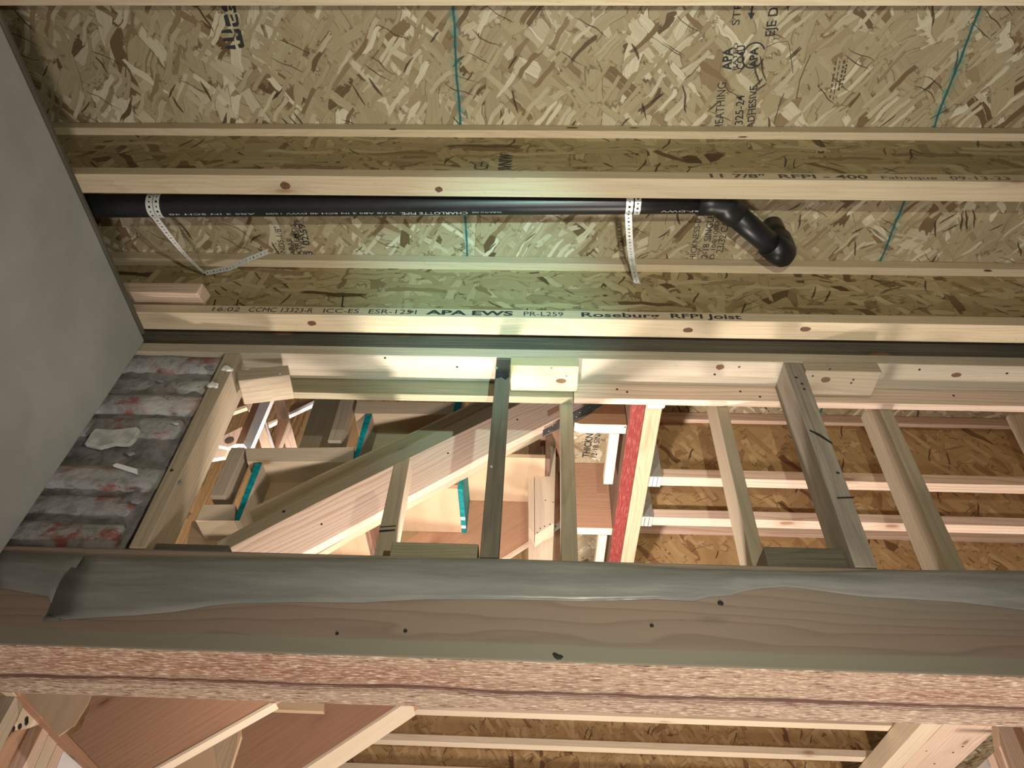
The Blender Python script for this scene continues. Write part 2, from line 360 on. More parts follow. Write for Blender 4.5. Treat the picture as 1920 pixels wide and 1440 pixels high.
def ink(body, p0, right, up, width, height, mat, parent, bold=0, name='printed_lettering'):
    """flat printed lettering, fitted to width x height (cap height), starting at p0 on a surface"""
    cu = bpy.data.curves.new('t', 'FONT'); cu.body = body; cu.size = 1; cu.offset = bold; cu.resolution_u = 3
    to = bpy.data.objects.new('t', cu); COL.objects.link(to); bpy.context.view_layer.update()
    me = bpy.data.meshes.new_from_object(to.evaluated_get(bpy.context.evaluated_depsgraph_get()))
    bpy.data.objects.remove(to); bm = bmesh.new(); bm.from_mesh(me); bpy.data.meshes.remove(me)
    xs = [v.co.x for v in bm.verts]; x0 = min(xs); wd = max(xs) - x0
    R = V(right).normalized(); U = V(up); U = (U - R * U.dot(R)).normalized()
    for v in bm.verts: v.co = V(p0) + R * ((v.co.x - x0) / wd * width) + U * (v.co.y / .70 * height)
    return link(name, bm, mat, parent)
def flat(name, pts, mat, parent):
    bm = bmesh.new(); bm.faces.new([bm.verts.new(V(p)) for p in pts]); return link(name, bm, mat, parent)
# ================================================================== THE SETTING
HB = 1.505; HT = 1.807                                  # joist soffit and subfloor soffit above the lens
RIGHT = 4.2
def slab(name, x0, x1, y0, y1):
    bm = prism_bm([V((x0, y0, HT)), V((x1, y0, HT)), V((x1, y0, HT + .018)), V((x0, y0, HT + .018))], (0, y1 - y0, 0), 0)
    o = link(name, bm, 'osb_floor', None, (V((1, 0, 0)), V((0, 1, 0)), V((0, 0, 1))), (0, 0, 0)); return struct(o)
ceil = slab('ceiling', -1.75, RIGHT, -2.4, 1.34)
slab('ceiling', .30, RIGHT, 1.34, 1.86); slab('ceiling', .13, RIGHT, 1.86, 3.6); slab('ceiling', -2.7, RIGHT, 3.6, 6.0)
struct(box('floor', -3.2, RIGHT + .4, -2.6, 6.2, -1.62, -1.5, 'concrete', bev=0))
o = box('wall_left', -1.20, -1.08, -2.4, 1.212, -1.5, 1.492, 'plaster', 'x', bev=.004, off=(0, 0, 0)); struct(o, 'grey skim-coated plaster wall filling the left of the view')
struct(box('trim_1', -1.20, -1.076, -2.4, 1.19, 1.493, 1.504, 'fir_greydark', 'y', bev=.001), 'thin dark wooden edge strip on top of the plaster wall')
struct(box('wall_front', -1.75, RIGHT, -2.5, -2.4, -1.5, HT, 'gyp_tan', bev=0))
struct(box('wall_right', RIGHT, RIGHT + .1, -2.4, 6.1, -1.5, HT, 'gyp_tan', bev=0))
struct(box('wall_back', -2.8, RIGHT, 6.0, 6.1, -1.5, 5.2, 'osb_orange', 'x', bev=0))
struct(box('wall_stair', -2.9, -2.8, 1.34, 6.1, -1.5, 5.2, 'osb_orange', 'x', bev=0))
struct(box('wall_rim', -1.78, -1.75, -2.4, 1.34, 1.2, HT, 'fir_greydark', 'y', bev=0))
struct(box('wall_upper', -2.9, 1.6, 4.6, 4.7, HT + .03, 5.2, 'osb_orange', 'x', bev=0), 'brown strand board sheathing far up beyond the stair opening')
# ================================================================== I-JOISTS
def ijoist(x0, x1, y0, wf, label, group, wmat='osb_web', zb=HB, zt=HT - .001, fm='fir_flange', side=None):
    t = thing('i_joist', ((x0 + x1) / 2, y0 + wf / 2, zb), label, 'joist', group); ym = y0 + wf / 2
    box('bottom_flange', x0, x1, y0, y0 + wf, zb, zb + .036, fm, 'x', t)
    box('top_flange', x0, x1, y0, y0 + wf, zt - .036, zt, fm, 'x', t)
    box('web', x0, x1, ym - .005, ym + .005, zb + .034, zt - .034, wmat, 'x', t, 0)
    # web boards carry their strands in the x-z plane
    w_ = t.children[-1] if False else [c for c in COL.objects if c.parent == t and c.name.startswith('web')][0]
    at = w_.data.attributes['gc']; c = wloc(w_); r = random.uniform(0, 20)
    for i, v in enumerate(w_.data.vertices): p = v.co + c; at.data[i].vector = (p.x + r, p.z, 0)
    return t
G = 'engineered I-joists under the subfloor'
J1 = ijoist(-1.72, RIGHT, .325, .050, 'pale I-joist crossing the very top edge of the view', G)
J2 = ijoist(-1.72, RIGHT, .729, .048, 'I-joist stamped 11 7/8 RFPI - 400, between bare subfloor and black pipe', G)
J3 = ijoist(-1.72, RIGHT, 1.123, .058, 'I-joist stamped APA EWS and Roseburg RFPI Joist, above the old stud wall', G)
GF = 'I-joists beyond the stud wall'
J5 = ijoist(.40, RIGHT, 1.748, .042, 'first I-joist right of the red-striped beam, nearest the stud wall header', GF, 'osb_orange', fm='fir_pink')
J6 = ijoist(.395, RIGHT, 1.957, .044, 'second I-joist right of the red-striped beam, its end in the lower metal hanger', GF, 'osb_orange', fm='fir_pink')
J6c = ijoist(.39, RIGHT, 2.39, .05, 'I-joist with only its upper web showing just above the big timber', GF, 'osb_orange', fm='fir_pink')
ijoist(.39, RIGHT, 2.84, .05, 'I-joist hidden for most of its depth behind the big timber', GF, 'osb_orange', fm='fir_pink')
ijoist(-1.35, 1.80, 3.536, .062, 'upper of two I-joists seen below the big timber', GF, 'osb_orange', fm='fir_pale')
ijoist(-1.35, 1.80, 3.925, .062, 'lower of two I-joists seen below the big timber', GF, 'osb_orange', fm='fir_pale')
ijoist(-1.35, 1.80, 4.36, .062, 'last far I-joist behind the two below the big timber', GF, 'osb_orange', fm='fir_pale')
# stamps on flanges
def stamp(J, y0, body, xa, xb, ypx, h=.019, m='ink', bold=.0):
    a = PY(xa, ypx, y0); b = PY(xb, ypx, y0); z = HB + .009
    ink(body, (a.x, y0 - .0006, z), (1, 0, 0), (0, 0, 1), b.x - a.x, h, m, J, bold)
stamp(J2, .729, '11 7/8"', 1330, 1432, 327, .018, 'ink_grey', .02); stamp(J2, .729, 'RFPI - 400', 1458, 1623, 327, .018, 'ink_grey', .02)
stamp(J2, .729, 'Fabrique', 1648, 1750, 327, .014, 'ink_grey'); stamp(J2, .729, '09-13-23', 1775, 1885, 327, .016, 'ink_grey')
for b_, xa, xb, bo, m in (('16:02', 393, 445, 0, 'ink_grey'), ('CCMC 13323-R', 462, 584, 0, 'ink'), ('ICC-ES', 604, 671, 0, 'ink'), ('ESR-1251', 690, 780, 0, 'ink'), ('APA EWS', 798, 962, .035, 'ink'),
                       ('PR-L259', 982, 1056, 0, 'ink'), ('Roseburg', 1090, 1236, .02, 'ink'), ('RFPI Joist', 1257, 1388, .02, 'ink')):
    stamp(J3, 1.123, b_, xa, xb, 590, .019, m, bo)
for px, py, py2 in ((404, 562, 575), (447, 562, 575), (644, 553, 578)):
    a = PY(px, py, 1.146); b = PY(px - 3, py2, 1.146); flat('pencil_mark', [a - V((.002, .001, 0)), a + V((.002, -.001, 0)), b + V((.002, -.001, 0)), b - V((.002, .001, 0))], 'ink', J3)
a = PY(958, 318, .747); ink('IVNIW', (a.x, .7465, a.z), (0, 0, 1), (-1, 0, 0), .085, .03, 'ink', J2, .03)
a = PY(915, 318, .747); ink('CEH', (a.x, .7465, a.z), (0, 0, 1), (-1, 0, 0), .04, .035, 'ink', J2)
# ------------------------------------------------------------------ printing on the subfloor
def cink(body, xa, ya, xb, yb, h, bold=0, m='ink'):
    a = PZ(xa, ya, HT - .0008); b = PZ(xb, yb, HT - .0008); d = b - a
    ink(body, a, d, d.cross(V((0, 0, -1))) * -1 if d.cross(V((0, 0, -1))).x > 0 else d.cross(V((0, 0, -1))), d.length, h, m, ceil, bold)
cink('EJE DE', 1452, 67, 1462, 0, .022, .01); cink('STRE', 1386, 47, 1394, -12, .018)
cink('APA', 1371, 131, 1374, 88, .022, .03); cink('RATED', 1381, 131, 1384, 80, .010, .01); cink('CO4U', 1395, 129, 1397, 84, .018, .02)
cink('APA', 1419, 126, 1421, 88, .018, .04)
cink('SHEATHING', 1354, 252, 1362, 154, .021); cink('1325-24', 1392, 240, 1396, 178, .020, .01); cink('ADHESIVE', 1414, 240, 1420, 160, .018, .01)
cink('THICKNESS-0.70', 1302, 497, 1318, 392, .017); cink('12-18 SINGLE F', 1325, 489, 1342, 390, .018, .005); cink('SD-100/100D IN', 1338, 492, 1352, 395, .013)
cink('23/32 CA', 1355, 474, 1368, 415, .020)
cink('ENDS 1/8"', 538, 480, 525, 425, .018); cink('PARAR', 557, 483, 547, 446, .018); cink('EXTREMOS', 568, 485, 553, 420, .014, .01); cink('EXTREMOS', 577, 485, 560, 412, .014); cink('13  02:59', 588, 484, 571, 420, .020, .015)
# circle stamp and arrow
c = PZ(1413, 104, HT - .0007); bm = bmesh.new(); ri = []
for k in range(29):
    a = math.radians(15 + k * 11.3); ri.append((bm.verts.new(c + V((math.cos(a) * .024, math.sin(a) * .027, 0))), bm.verts.new(c + V((math.cos(a) * .0275, math.sin(a) * .0305, 0)))))
for k in range(28): bm.faces.new((ri[k][0], ri[k + 1][0], ri[k + 1][1], ri[k][1]))
link('printed_ring', bm, 'ink', ceil)
def cpoly(px, name='printed_mark', m='ink'): return flat(name, [PZ(x, y, HT - .0007) for x, y in px], m, ceil)
cpoly([(1411, -4), (1415, -4), (1411, 24), (1416, 24), (1408, 37), (1402, 24), (1407, 24)], 'printed_arrow')
def zz(l): return [(380 + x / 12, y / 12) for x, y in l]
for p in ([(400, 0), (530, 0), (570, 260), (500, 275), (430, 210)], [(560, 0), (610, 0), (650, 230), (590, 235)], [(650, 0), (720, 0), (765, 290), (700, 290)],
          [(470, 350), (560, 320), (640, 590), (560, 600), (520, 570)], [(610, 330), (660, 330), (710, 470), (670, 480)], [(720, 310), (780, 320), (820, 540), (790, 600), (680, 600), (660, 530), (760, 500)],
          [(415, 745), (430, 680), (630, 655), (680, 745)], [(455, 930), (460, 860), (690, 840), (715, 925)], [(495, 1095), (520, 1030), (730, 1010), (750, 1110)],
          [(700, 660), (800, 645), (860, 690), (940, 1040), (900, 1080), (820, 1080), (785, 1000), (850, 975), (840, 920), (760, 905), (740, 820), (800, 800), (790, 750), (720, 735)]):
    cpoly(zz(p), 'stencil_mark')
for k, (xa, ya, xb, yb, wd) in enumerate(((1556, 184, 1568, 112, 3), (1562, 188, 1576, 108, 2), (1572, 170, 1584, 112, 4), (1578, 165, 1588, 118, 3), (1584, 150, 1590, 105, 1))):
    for q in range(7):
        f0, f1 = q / 7, (q + random.uniform(.45, .9)) / 7
        p0 = (xa + (xb - xa) * f0, ya + (yb - ya) * f0); p1 = (xa + (xb - xa) * f1, ya + (yb - ya) * f1)
        cpoly([(p0[0] - wd / 2, p0[1]), (p0[0] + wd / 2, p0[1]), (p1[0] + wd / 2, p1[1]), (p1[0] - wd / 2, p1[1])], 'printed_bar', 'ink_grey')
for pts in (((1436, 89), (1455, 80), (1476, 77), (1480, 85), (1487, 137)), ((1493, 185), (1500, 150), (1512, 120), (1520, 103)), ((1284, 149), (1296, 140), (1310, 124)), ((1451, 232), (1462, 196), (1470, 175))):
    bm = bmesh.new(); prev = None
    for x, y in pts:
        p = PZ(x, y, HT - .0006); q = (bm.verts.new(p - V((.0011, .0005, 0))), bm.verts.new(p + V((.0011, .0005, 0))))
        if prev: bm.faces.new((prev[0], prev[1], q[1], q[0]))
        prev = q
    link('pencil_line', bm, 'ink_grey', ceil)
# ================================================================== OLD STUD WALL ON THE TIMBER
U0 = 1.215
tb = thing('timber_beam', (0, 1.318, .608), 'massive rough-sawn square timber crossing the whole lower view, cracked along its underside', 'beam')
bm = prism_bm([V((-1.5, U0, .608)), V((RIGHT, U0, .608)), V((RIGHT, U0, .823)), V((-1.5, U0, .823))], (0, .203, 0), .004)
o = link('timber', bm, ['beam_side', 'beam_under'], tb, (V((1, 0, 0)), V((0, 1, 0)), V((0, 0, 1))), (0, 0, 0))
for p in o.data.polygons:
    if p.normal.z < -.6: p.material_index = 1
def wedge_knot(px, py, r):
    a = PY(px, py, U0); disc('knot', (a.x, U0, a.z), (0, -1, 0), r, 'nail_dark', tb, .0015)
wedge_knot(760, 1183, .004); wedge_knot(1222, 1173, .004); wedge_knot(632, 1188, .0035); wedge_knot(1351, 1131, .006)
# poly film stapled over the face, ragged lower edge
edge = [(92, 1164), (82, 1166), (160, 1160), (250, 1155), (330, 1148), (400, 1136), (450, 1132), (560, 1130), (680, 1131), (780, 1125), (950, 1125), (1100, 1128), (1230, 1124), (1300, 1128), (1330, 1120), (1370, 1118), (1385, 1112),
        (1420, 1105), (1470, 1101), (1510, 1105), (1560, 1112), (1620, 1120), (1700, 1124), (1800, 1130), (1920, 1145), (2000, 1150)]
top = [(150, 1042), (150, 1042), (190, 1043), (260, 1044), (330, 1045), (400, 1046), (450, 1046), (560, 1047), (680, 1047), (780, 1048), (950, 1049), (1100, 1054), (1230, 1064), (1300, 1067), (1330, 1068), (1370, 1068), (1385, 1069),
       (1420, 1070), (1470, 1071), (1510, 1073), (1560, 1072), (1620, 1070), (1700, 1070), (1800, 1070), (1920, 1071), (2000, 1072)]
bm = bmesh.new(); cols = []; NR = 8
for i in range(len(edge)):
    a = PY(*top[i], U0); b = PY(*edge[i], U0); cl = []
    for k in range(NR + 1):
        f = k / NR; p = a.lerp(b, f)
        d = .0015 + .009 * math.sin(math.pi * min(1, f * 1.05)) ** 2 * (.55 + .45 * math.sin(i * 1.7)) 
        cl.append(bm.verts.new((p.x, U0 - d, p.z)))
    cols.append(cl)
for i in range(len(cols) - 1):
    for k in range(NR): bm.faces.new((cols[i][k], cols[i + 1][k], cols[i + 1][k + 1], cols[i][k + 1]))
o = link('plastic_film', bm, 'poly_film', None, None, None, True); tag(o, 'cloudy grey plastic film draped over the upper face of the big timber', 'plastic film')
md = o.modifiers.new('t', 'SOLIDIFY'); md.thickness = .0006
# short film at the far left end
bm = bmesh.new(); q = []
for (xa, ya), (xb, yb) in (((-8, 1040), (-8, 1102)), ((25, 1036), (20, 1107)), ((70, 1038), (55, 1113)), ((120, 1040), (92, 1120)), ((160, 1042), (100, 1140))):
    a = PY(xa, ya, U0); b = PY(xb, yb, U0); q.append([bm.verts.new((a.lerp(b, f).x, U0 - .002 - .004 * math.sin(f * 3.1), a.lerp(b, f).z)) for f in (0, .33, .66, 1)])
for i in range(4):
    for k in range(3): bm.faces.new((q[i][k], q[i + 1][k], q[i + 1][k + 1], q[i][k + 1]))
o = link('plastic_film', bm, 'poly_film', None, None, None, True); tag(o, 'small loose plastic film at the left end of the big timber by the brick', 'plastic film')
md = o.modifiers.new('t', 'SOLIDIFY'); md.thickness = .0006
# plates
def nails(o, pts, u, n=(0, -1, 0), r=.003, m='nail_dark'):
    for x, y in pts: p = PY(x, y, u); disc('nail', p, n, r, m, o)
def nailsz(o, pts, z, r=.003, m='nail_dark'):
    for x, y in pts: p = PZ(x, y, z); disc('nail', p, (0, 0, -1), r, m, o)
o = tag(box('top_plate', -1.35, RIGHT, 1.215, 1.304, 1.452, 1.488, 'plate_weathered', 'x', bev=.002), 'weathered wooden top plate that the old wall studs hang below', 'plate'); nailsz(o, [(722, 671), (1340, 702), (1386, 688), (1574, 692), (1724, 693), (1888, 700), (857, 688)], 1.452, .0035)
tag(box('ledger_board', -1.35, RIGHT, 1.222, 1.262, 1.4895, 1.60, 'fir_greydark', 'x', bev=.002), 'board lying on the top plate, coloured dark for the shade below the third joist', 'board')  # dark wood colour holds the third joist's shade
o = tag(box('header_board', -1.35, .10, 1.306, 1.330, 1.397, 1.60, 'fir_greenish', 'x'), 'old brown-green header board behind the left half of the top plate', 'board')
hb = tag(box('header_board', .102, RIGHT, 1.306, 1.328, 1.397, 1.60, 'fir_pink', 'x'), 'fresh pinkish header board behind the right half of the top plate', 'board')
nails(hb, [(1157, 730), (1176, 735), (1388, 734), (1425, 722), (1425, 744), (1785, 730), (1805, 729), (1788, 742)], 1.306, r=.0035)
# studs: (name, category-level label, front polygon given at top/bottom pixels)
def stud(fx0, fx1, ytop, u, mat, label, depth=.089, z0=.824, z1=None, xoff=0):
    """upright whose front edges sit at pixels fx0, fx1 on row ytop"""
    a = PY(fx0, ytop, u); b = PY(fx1, ytop, u); z1 = a.z if z1 is None else z1
    o = box('wall_stud', a.x, b.x, u, u + depth, z0, z1, mat, 'z', bev=.002); tag(o, label, 'stud', 'uprights of the old stud wall'); return o
def lean(xt0, xt1, yt, xb0, xb1, yb, u, mat, label, depth=.089, name='wall_stud', top=None):
    """upright with its four front corners read off the photograph (old studs lean a little)"""
    pts = [PY(xt0, yt, u), PY(xt1, yt, u), PY(xb1, yb, u), PY(xb0, yb, u)]
    for p in pts[2:]: p.z = .8245
    if top: pts[0].z = pts[1].z = top
    o = prism(name, pts, (0, depth, 0), mat, (0, 0, 1), None, .002); tag(o, label, 'stud', 'uprights of the old stud wall'); return o
ZT = 1.4515
s0 = lean(407, 436, 690, 231, 263, 1045, U0, 'fir_aged', 'brown corner post beside the brick, splattered with white plaster at its top', .098, 'corner_post', ZT)
s1 = lean(931, 957, 674, 899, 934, 1045, U0, 'fir_greydark', 'dark green-brown stud wet black at its top, left of the yellow block', .05, top=ZT)
s2 = lean(1466, 1500, 672, 1601, 1643, 1055, U0, 'fir_grey', 'weathered grey split stud left of the block with round knot', .092, top=ZT)
s3 = lean(1050, 1073, 735, 1052, 1084, 1047, 1.331, 'fir_aged', 'slim green-grey stud standing under the yellow block', .04, top=1.445)
s4 = lean(1331, 1352, 714, 1408, 1434, 1052, 1.331, 'fir_aged', 'stud with lit pale left side, first right of the red-striped beam', .085, top=1.47)
s5 = lean(1624, 1644, 712, 1773, 1804, 1058, 1.331, 'fir_aged', 'brown stud under the block with round knot, second from the right', .10, top=1.47)
s6 = lean(1893, 1925, 712, 2075, 2110, 1060, 1.331, 'fir_aged', 'rightmost stud, cut by the right edge of the view', .09, top=1.47)
s7 = prism('wall_stud', [PY(738, 870, 1.335), PY(769, 858, 1.335), V((PY(735, 1045, 1.335).x, 1.335, .8245)), V((PY(700, 1045, 1.335).x, 1.335, .8245))], (0, .06, 0), 'fir_aged', (0, 0, 1), None, .002)
tag(s7, 'short stud with slanted top end standing below the stair stringer', 'stud', 'uprights of the old stud wall')
nails(s1, [(921, 874), (931, 690)], U0, r=.004, m='steel'); nails(s2, [(1508, 730), (1493, 708), (1571, 887), (1504, 720)], U0, r=.004, m='nail_dark'); nails(s0, [(322, 882)], U0, r=.004, m='nail_dark')
# flat blocks under the top plate
def flatblock(x0, x1, ytop, mat, label, y0=1.212, dy=.09, th=.036, rot=None):
    a = PY(x0, ytop, y0); b = PY(x1, ytop, y0)
    o = box('wood_block', a.x, b.x, y0, y0 + dy, ZT - th, ZT, mat, 'x', bev=.003); return tag(o, label, 'block')
b1 = flatblock(957, 1085, 675, 'fir_yellow', 'yellowish block with oval knot nailed flat under the top plate, centre')
b2 = flatblock(1502, 1641, 672, 'fir_aged', 'tan block with round knot nailed flat under the top plate, right')
nailsz(b2, [(1556, 692), (1524, 705), (1596, 718), (1600, 712)], ZT - .036, .003, 'nail_dark'); nailsz(b1, [(1034, 690), (1062, 705)], ZT - .036, .002)
def blob(name, c, n, r, mat, parent, seed=0, sq=1., h=.004):
    rd = random.Random(seed); bm = bmesh.new(); n = V(n).normalized(); a = n.cross(V((.3, .2, 1))).normalized(); b = n.cross(a); c = V(c); k = 22
    rr = [r * rd.uniform(.35, 1.1) for _ in range(k)]; rr = [(rr[i - 1] + rr[i] * 2 + rr[(i + 1) % k]) / 4 for i in range(k)]
    ring = [bm.verts.new(c + a * math.cos(2 * math.pi * i / k) * rr[i] + b * math.sin(2 * math.pi * i / k) * rr[i] * sq) for i in range(k)]
    ring2 = [bm.verts.new(c + n * h + a * math.cos(2 * math.pi * i / k) * rr[i] * .75 + b * math.sin(2 * math.pi * i / k) * rr[i] * sq * .75) for i in range(k)]
    t_ = bm.verts.new(c + n * h * 1.2); bt = bm.verts.new(c)
    for i in range(k):
        j = (i + 1) % k; bm.faces.new((ring[i], ring[j], ring2[j], ring2[i])); bm.faces.new((ring2[i], ring2[j], t_)); bm.faces.new((ring[j], ring[i], bt))
    return link(name, bm, mat, parent)
blob('plaster_splash', PY(425, 692, U0 - .001), (0, -1, 0), .024, 'plaster_white', s0, 3, .6); blob('plaster_splash', PY(401, 722, U0 - .004), (0, -1, 0), .020, 'plaster_white', s0, 5, .7)
# tilted block left
pts = [PY(446, 697, 1.222), PY(541, 686, 1.222), PY(548, 700, 1.222), PY(541, 716, 1.222), PY(452, 729, 1.222)]
o = prism('wood_block', [PY(444, 694, 1.218), PY(540, 684, 1.218), PY(543, 703, 1.218), PY(446, 714, 1.218)], (0, .075, -.012), 'fir_aged', (1, 0, .1), None, .003); tag(o, 'greenish block tilted beside the top of the corner post', 'block'); nails(o, [(525, 700)], 1.218, r=.003, m='steel')
# blocks standing on the timber between studs
for x0, x1, yt, m, lb in ((266, 432, 1017, 'fir_greydark', 'dark block resting on the timber beside the foot of the corner post'), (735, 898, 1015, 'fir_greenish', 'olive block resting on the timber between the short stud and the dark stud'),
                          (1431, 1604, 1024, 'fir_greydark', 'grey block resting on the timber left of the weathered split stud')):
    a = PY(x0, yt, 1.245); b = PY(x1, yt, 1.245); tag(box('wood_block', a.x, b.x, 1.245, 1.32, .8245, a.z, m, 'x', bev=.003), lb, 'block')
# block on third joist web
a = PY(214, 580, 1.09); b = PY(352, 580, 1.09)
o = prism('wood_block', [V((a.x - .1, 1.085, HB + .037)), V((b.x, 1.085, HB + .037)), V((b.x, 1.085, HB + .085)), V((a.x - .1, 1.085, HB + .085))], (0, .055, .02), 'fir_pink', (1, 0, 0), None, .003); tag(o, 'pinkish wooden block against the web of the third joist, beside the plaster wall', 'block')
# ------------------------------------------------------------------ brick pier
bp = thing('brick_pier', (-1.0, 1.3, .824), 'ragged mortar-smeared end of an old brick wall between plaster wall and corner post', 'brick wall')
bm = bmesh.new(); rd = random.Random(4); nb = 8; hgt = (1.462 - .824) / nb
ends = [.78, .80, .745, .83, .77, .80, .83, .86]
for k in range(nb):
    z0 = .826 + k * hgt; jj = rd.uniform(-.006, .006); xe = -1.0 + (.33 - k * .004)
    xr = [-.872, -.880, -.842, -.885, -.862, -.826, -.834, -.850][k]; yf = 1.222 + [.0, .010, .0, .022, .004, .0, .014, .002][k]
    t_ = bmesh.new()
    bb = prism_bm([V((-1.32, yf, z0 + .007)), V((xr, yf + .006, z0 + .007)), V((xr, yf + .006, z0 + hgt - .006)), V((-1.32, yf, z0 + hgt - .006))], (0, .06, 0), .015)
    bmesh.ops.subdivide_edges(bb, edges=[e for e in bb.edges if e.calc_length() > .04], cuts=6, use_grid_fill=True)
    for v in bb.verts: v.co += V((rd.uniform(-1, 1), rd.uniform(-1, 1), rd.uniform(-1, 1))) * .0034
    me = bpy.data.meshes.new('tmp'); bb.to_mesh(me); bb.free(); bm.from_mesh(me); bpy.data.meshes.remove(me); t_.free()
link('bricks', bm, 'old_brick', bp, None, (0, 0, 0), True)
bm = prism_bm([V((-1.32, 1.243, .826)), V((-.86, 1.243, .826)), V((-.825, 1.243, 1.445)), V((-1.32, 1.243, 1.445))], (0, .1, 0), .01)
bmesh.ops.subdivide_edges(bm, edges=[e for e in bm.edges if e.calc_length() > .05], cuts=24, use_grid_fill=True)
for v in bm.verts: v.co += V((rd.uniform(-1, 1) * .006, rd.uniform(-1, .6) * .006, rd.uniform(-1, 1) * .004))
link('mortar_bed', bm, 'mortar', bp, None, (0, 0, 0), True)
for i, (x, y, r) in enumerate(((318, 745, .018), (245, 850, .02), (330, 905, .018), (330, 795, .012), (300, 715, .012), (255, 940, .02), (392, 690, .02))):
    blob('mortar_smear', PY(x, y, 1.222), (0, -1, 0), r, 'mortar_pale' if i == 3 else 'mortar', bp, i + 20, .45)
o = face('plastic_shim', [(211, 872), (219, 868), (257, 879), (257, 887)], 1.212, .006, 'white_and_lit', (1, 0, 0), None, .0004); tag(o, 'small white plastic shim stuck on the brick end', 'shim')
# ================================================================== DRAIN PIPE
def pz(x): return 1.592 + (x + .5) * .034
PYC = .845; R = .0295
dp = thing('drain_pipe', (-.5, PYC, 1.59), 'black plastic drain pipe hung between the second and third joists, ending in elbows', 'pipe')
bm = bmesh.new(); tube_bm(bm, [(x, PYC, pz(x)) for x in (-1.7, -1.0, -.4, .2, .42)], R, 32); link('pipe_run', bm, 'abs_black', dp, smooth=True)
E0 = V((.445, PYC, pz(.445))); e1 = PZ(1466, 478, 1.640); E2 = V((e1.x, e1.y, 1.645))
dv = (E2 - E0).normalized()
bm = bmesh.new(); tube_bm(bm, [E0 - V((.055, 0, .002)), E0 - V((.054, 0, .002)), E0 - V((.02, 0, 0)), E0 + V((.012, .004, .001)), E0 + dv * .03 + V((-.004, -.002, 0)), E0 + dv * .062, E0 + dv * .063], [R + .0005, R + .005, R + .005, R + .004, R + .005, R + .005, R + .0005], 32)
link('elbow_fitting', bm, 'abs_black', dp, smooth=True)
bm = bmesh.new(); tube_bm(bm, [E0 + dv * .02, E0.lerp(E2, .5), E2 - dv * .01], R, 32); link('pipe_offset', bm, 'abs_black', dp, smooth=True)
up = V((.012, -.012, 1)).normalized()
bm = bmesh.new(); tube_bm(bm, [E2 - dv * .052, E2 - dv * .051, E2 - dv * .015, E2 + dv * .004 + up * .004, E2 + dv * .014 + up * .02, E2 + dv * .016 + up * .045, E2 + dv * .016 + up * .085], [R, R + .005, R + .006, R + .0055, R + .005, R + .006, R + .006], 32)
link('elbow_fitting', bm, 'abs_black', dp, smooth=True)
bm = bmesh.new(); tube_bm(bm, [E2 + dv * .016 + up * .07, E2 + dv * .016 + up * .165], R, 32); link('pipe_riser', bm, 'abs_black', dp, smooth=True)
PN = V((0, .30, -.954)).normalized(); PU = V((0, .954, .30))
def pink(body, xr, xl, h, bold=0):
    a = PY(xr, 396, PYC + .008).x; b = PY(xl, 396, PYC + .008).x
    ink(body, (a, PYC + PN.y * (R + .0007) + PU.y * -.001, pz(a) + PN.z * (R + .0007)), (-1, 0, -.034), PU * 1, a - b, h, 'ink_white', dp, bold)
pink('CHARLOTTE PIPE.', 877, 750, .0085, .005); pink('DURA-FLO ABS', 940, 885, .004); pink('4-7/8 ABS 2 IN SCH 40 DWV 1500', 742, 500, .005); pink('ABS 2 IN SCH 40', 480, 320, .005); pink('NSF-DWV', 1325, 1240, .006)
# ------------------------------------------------------------------ hanger straps
def arc(x, a0, a1, r=R + .0015, n=14, y=PYC):
    return [V((x, y + r * math.cos(math.radians(a0 + (a1 - a0) * k / n)), pz(x) + r * math.sin(math.radians(a0 + (a1 - a0) * k / n)))) for k in range(n + 1)]
xs = PY(1181, 395, PYC).x
p_end = PY(1193, 527, 1.142); ar = arc(xs, -200, -50)
tail = [ar[-1].lerp(p_end, f) + V((-.006 * math.sin(f * 3.14), 0, -.018 * math.sin(f * 3.14))) for f in (.15, .3, .45, .6, .75, .9, 1)]
t_ = thing('hanger_strap', (xs, PYC, 1.6), 'shiny perforated steel strap looped under the pipe near its elbow, nailed to the third joist', 'strap')
band('strap_band', ar + tail + [p_end + V((.004, .001, -.012))], (1, 0, 0), .017, 'perforated_steel', t_)
ar2 = arc(xs + .020, -240, -30, R + .001); band('strap_end', ar2, (1, 0, 0), .015, 'perforated_steel', t_)
disc('nail', PY(1191, 524, 1.138), (0, -1, .0), .005, 'steel', t_, .003)
xs = PY(283, 395, PYC).x
ar = arc(xs, -215, -40); q1 = PY(345, 460, 1.05); q2 = PY(384, 513, 1.13)
t_ = thing('hanger_strap', (xs, PYC, 1.57), 'dull perforated steel strap around the pipe by the plaster wall, its loose end sticking out', 'strap')
tail = [ar[-1].lerp(q2, f) + V((0, 0, -.010 * math.sin(f * 3.14))) for f in (.12, .25, .4, .55, .7, .85, 1)]
w1 = V((1, 0, 0)); w2 = V((.75, .45, .35)).normalized()
band('strap_band', ar + tail, [w1] * len(ar) + [w1.lerp(V((.30, .62, .72)), f) for f in (.35, .6, .8, .9, .97, 1, 1)], .017, 'perforated_steel', t_)
ar2 = arc(xs + .018, -235, -48, R + .0025); band('strap_end', ar2, (1, .0, 0), .015, 'perforated_steel', t_)
pa = PY(386, 512, 1.12); pb = PY(430, 503, 1.09); pc = PY(462, 488, 1.06); pd = PY(504, 471, 1.03)
band('strap_tail', [pa, pa.lerp(pb, .5), pb, pb.lerp(pc, .5), pc, pc.lerp(pd, .5), pd], [V((.15, .74, -.45))] * 7, .014, 'perforated_steel', t_)
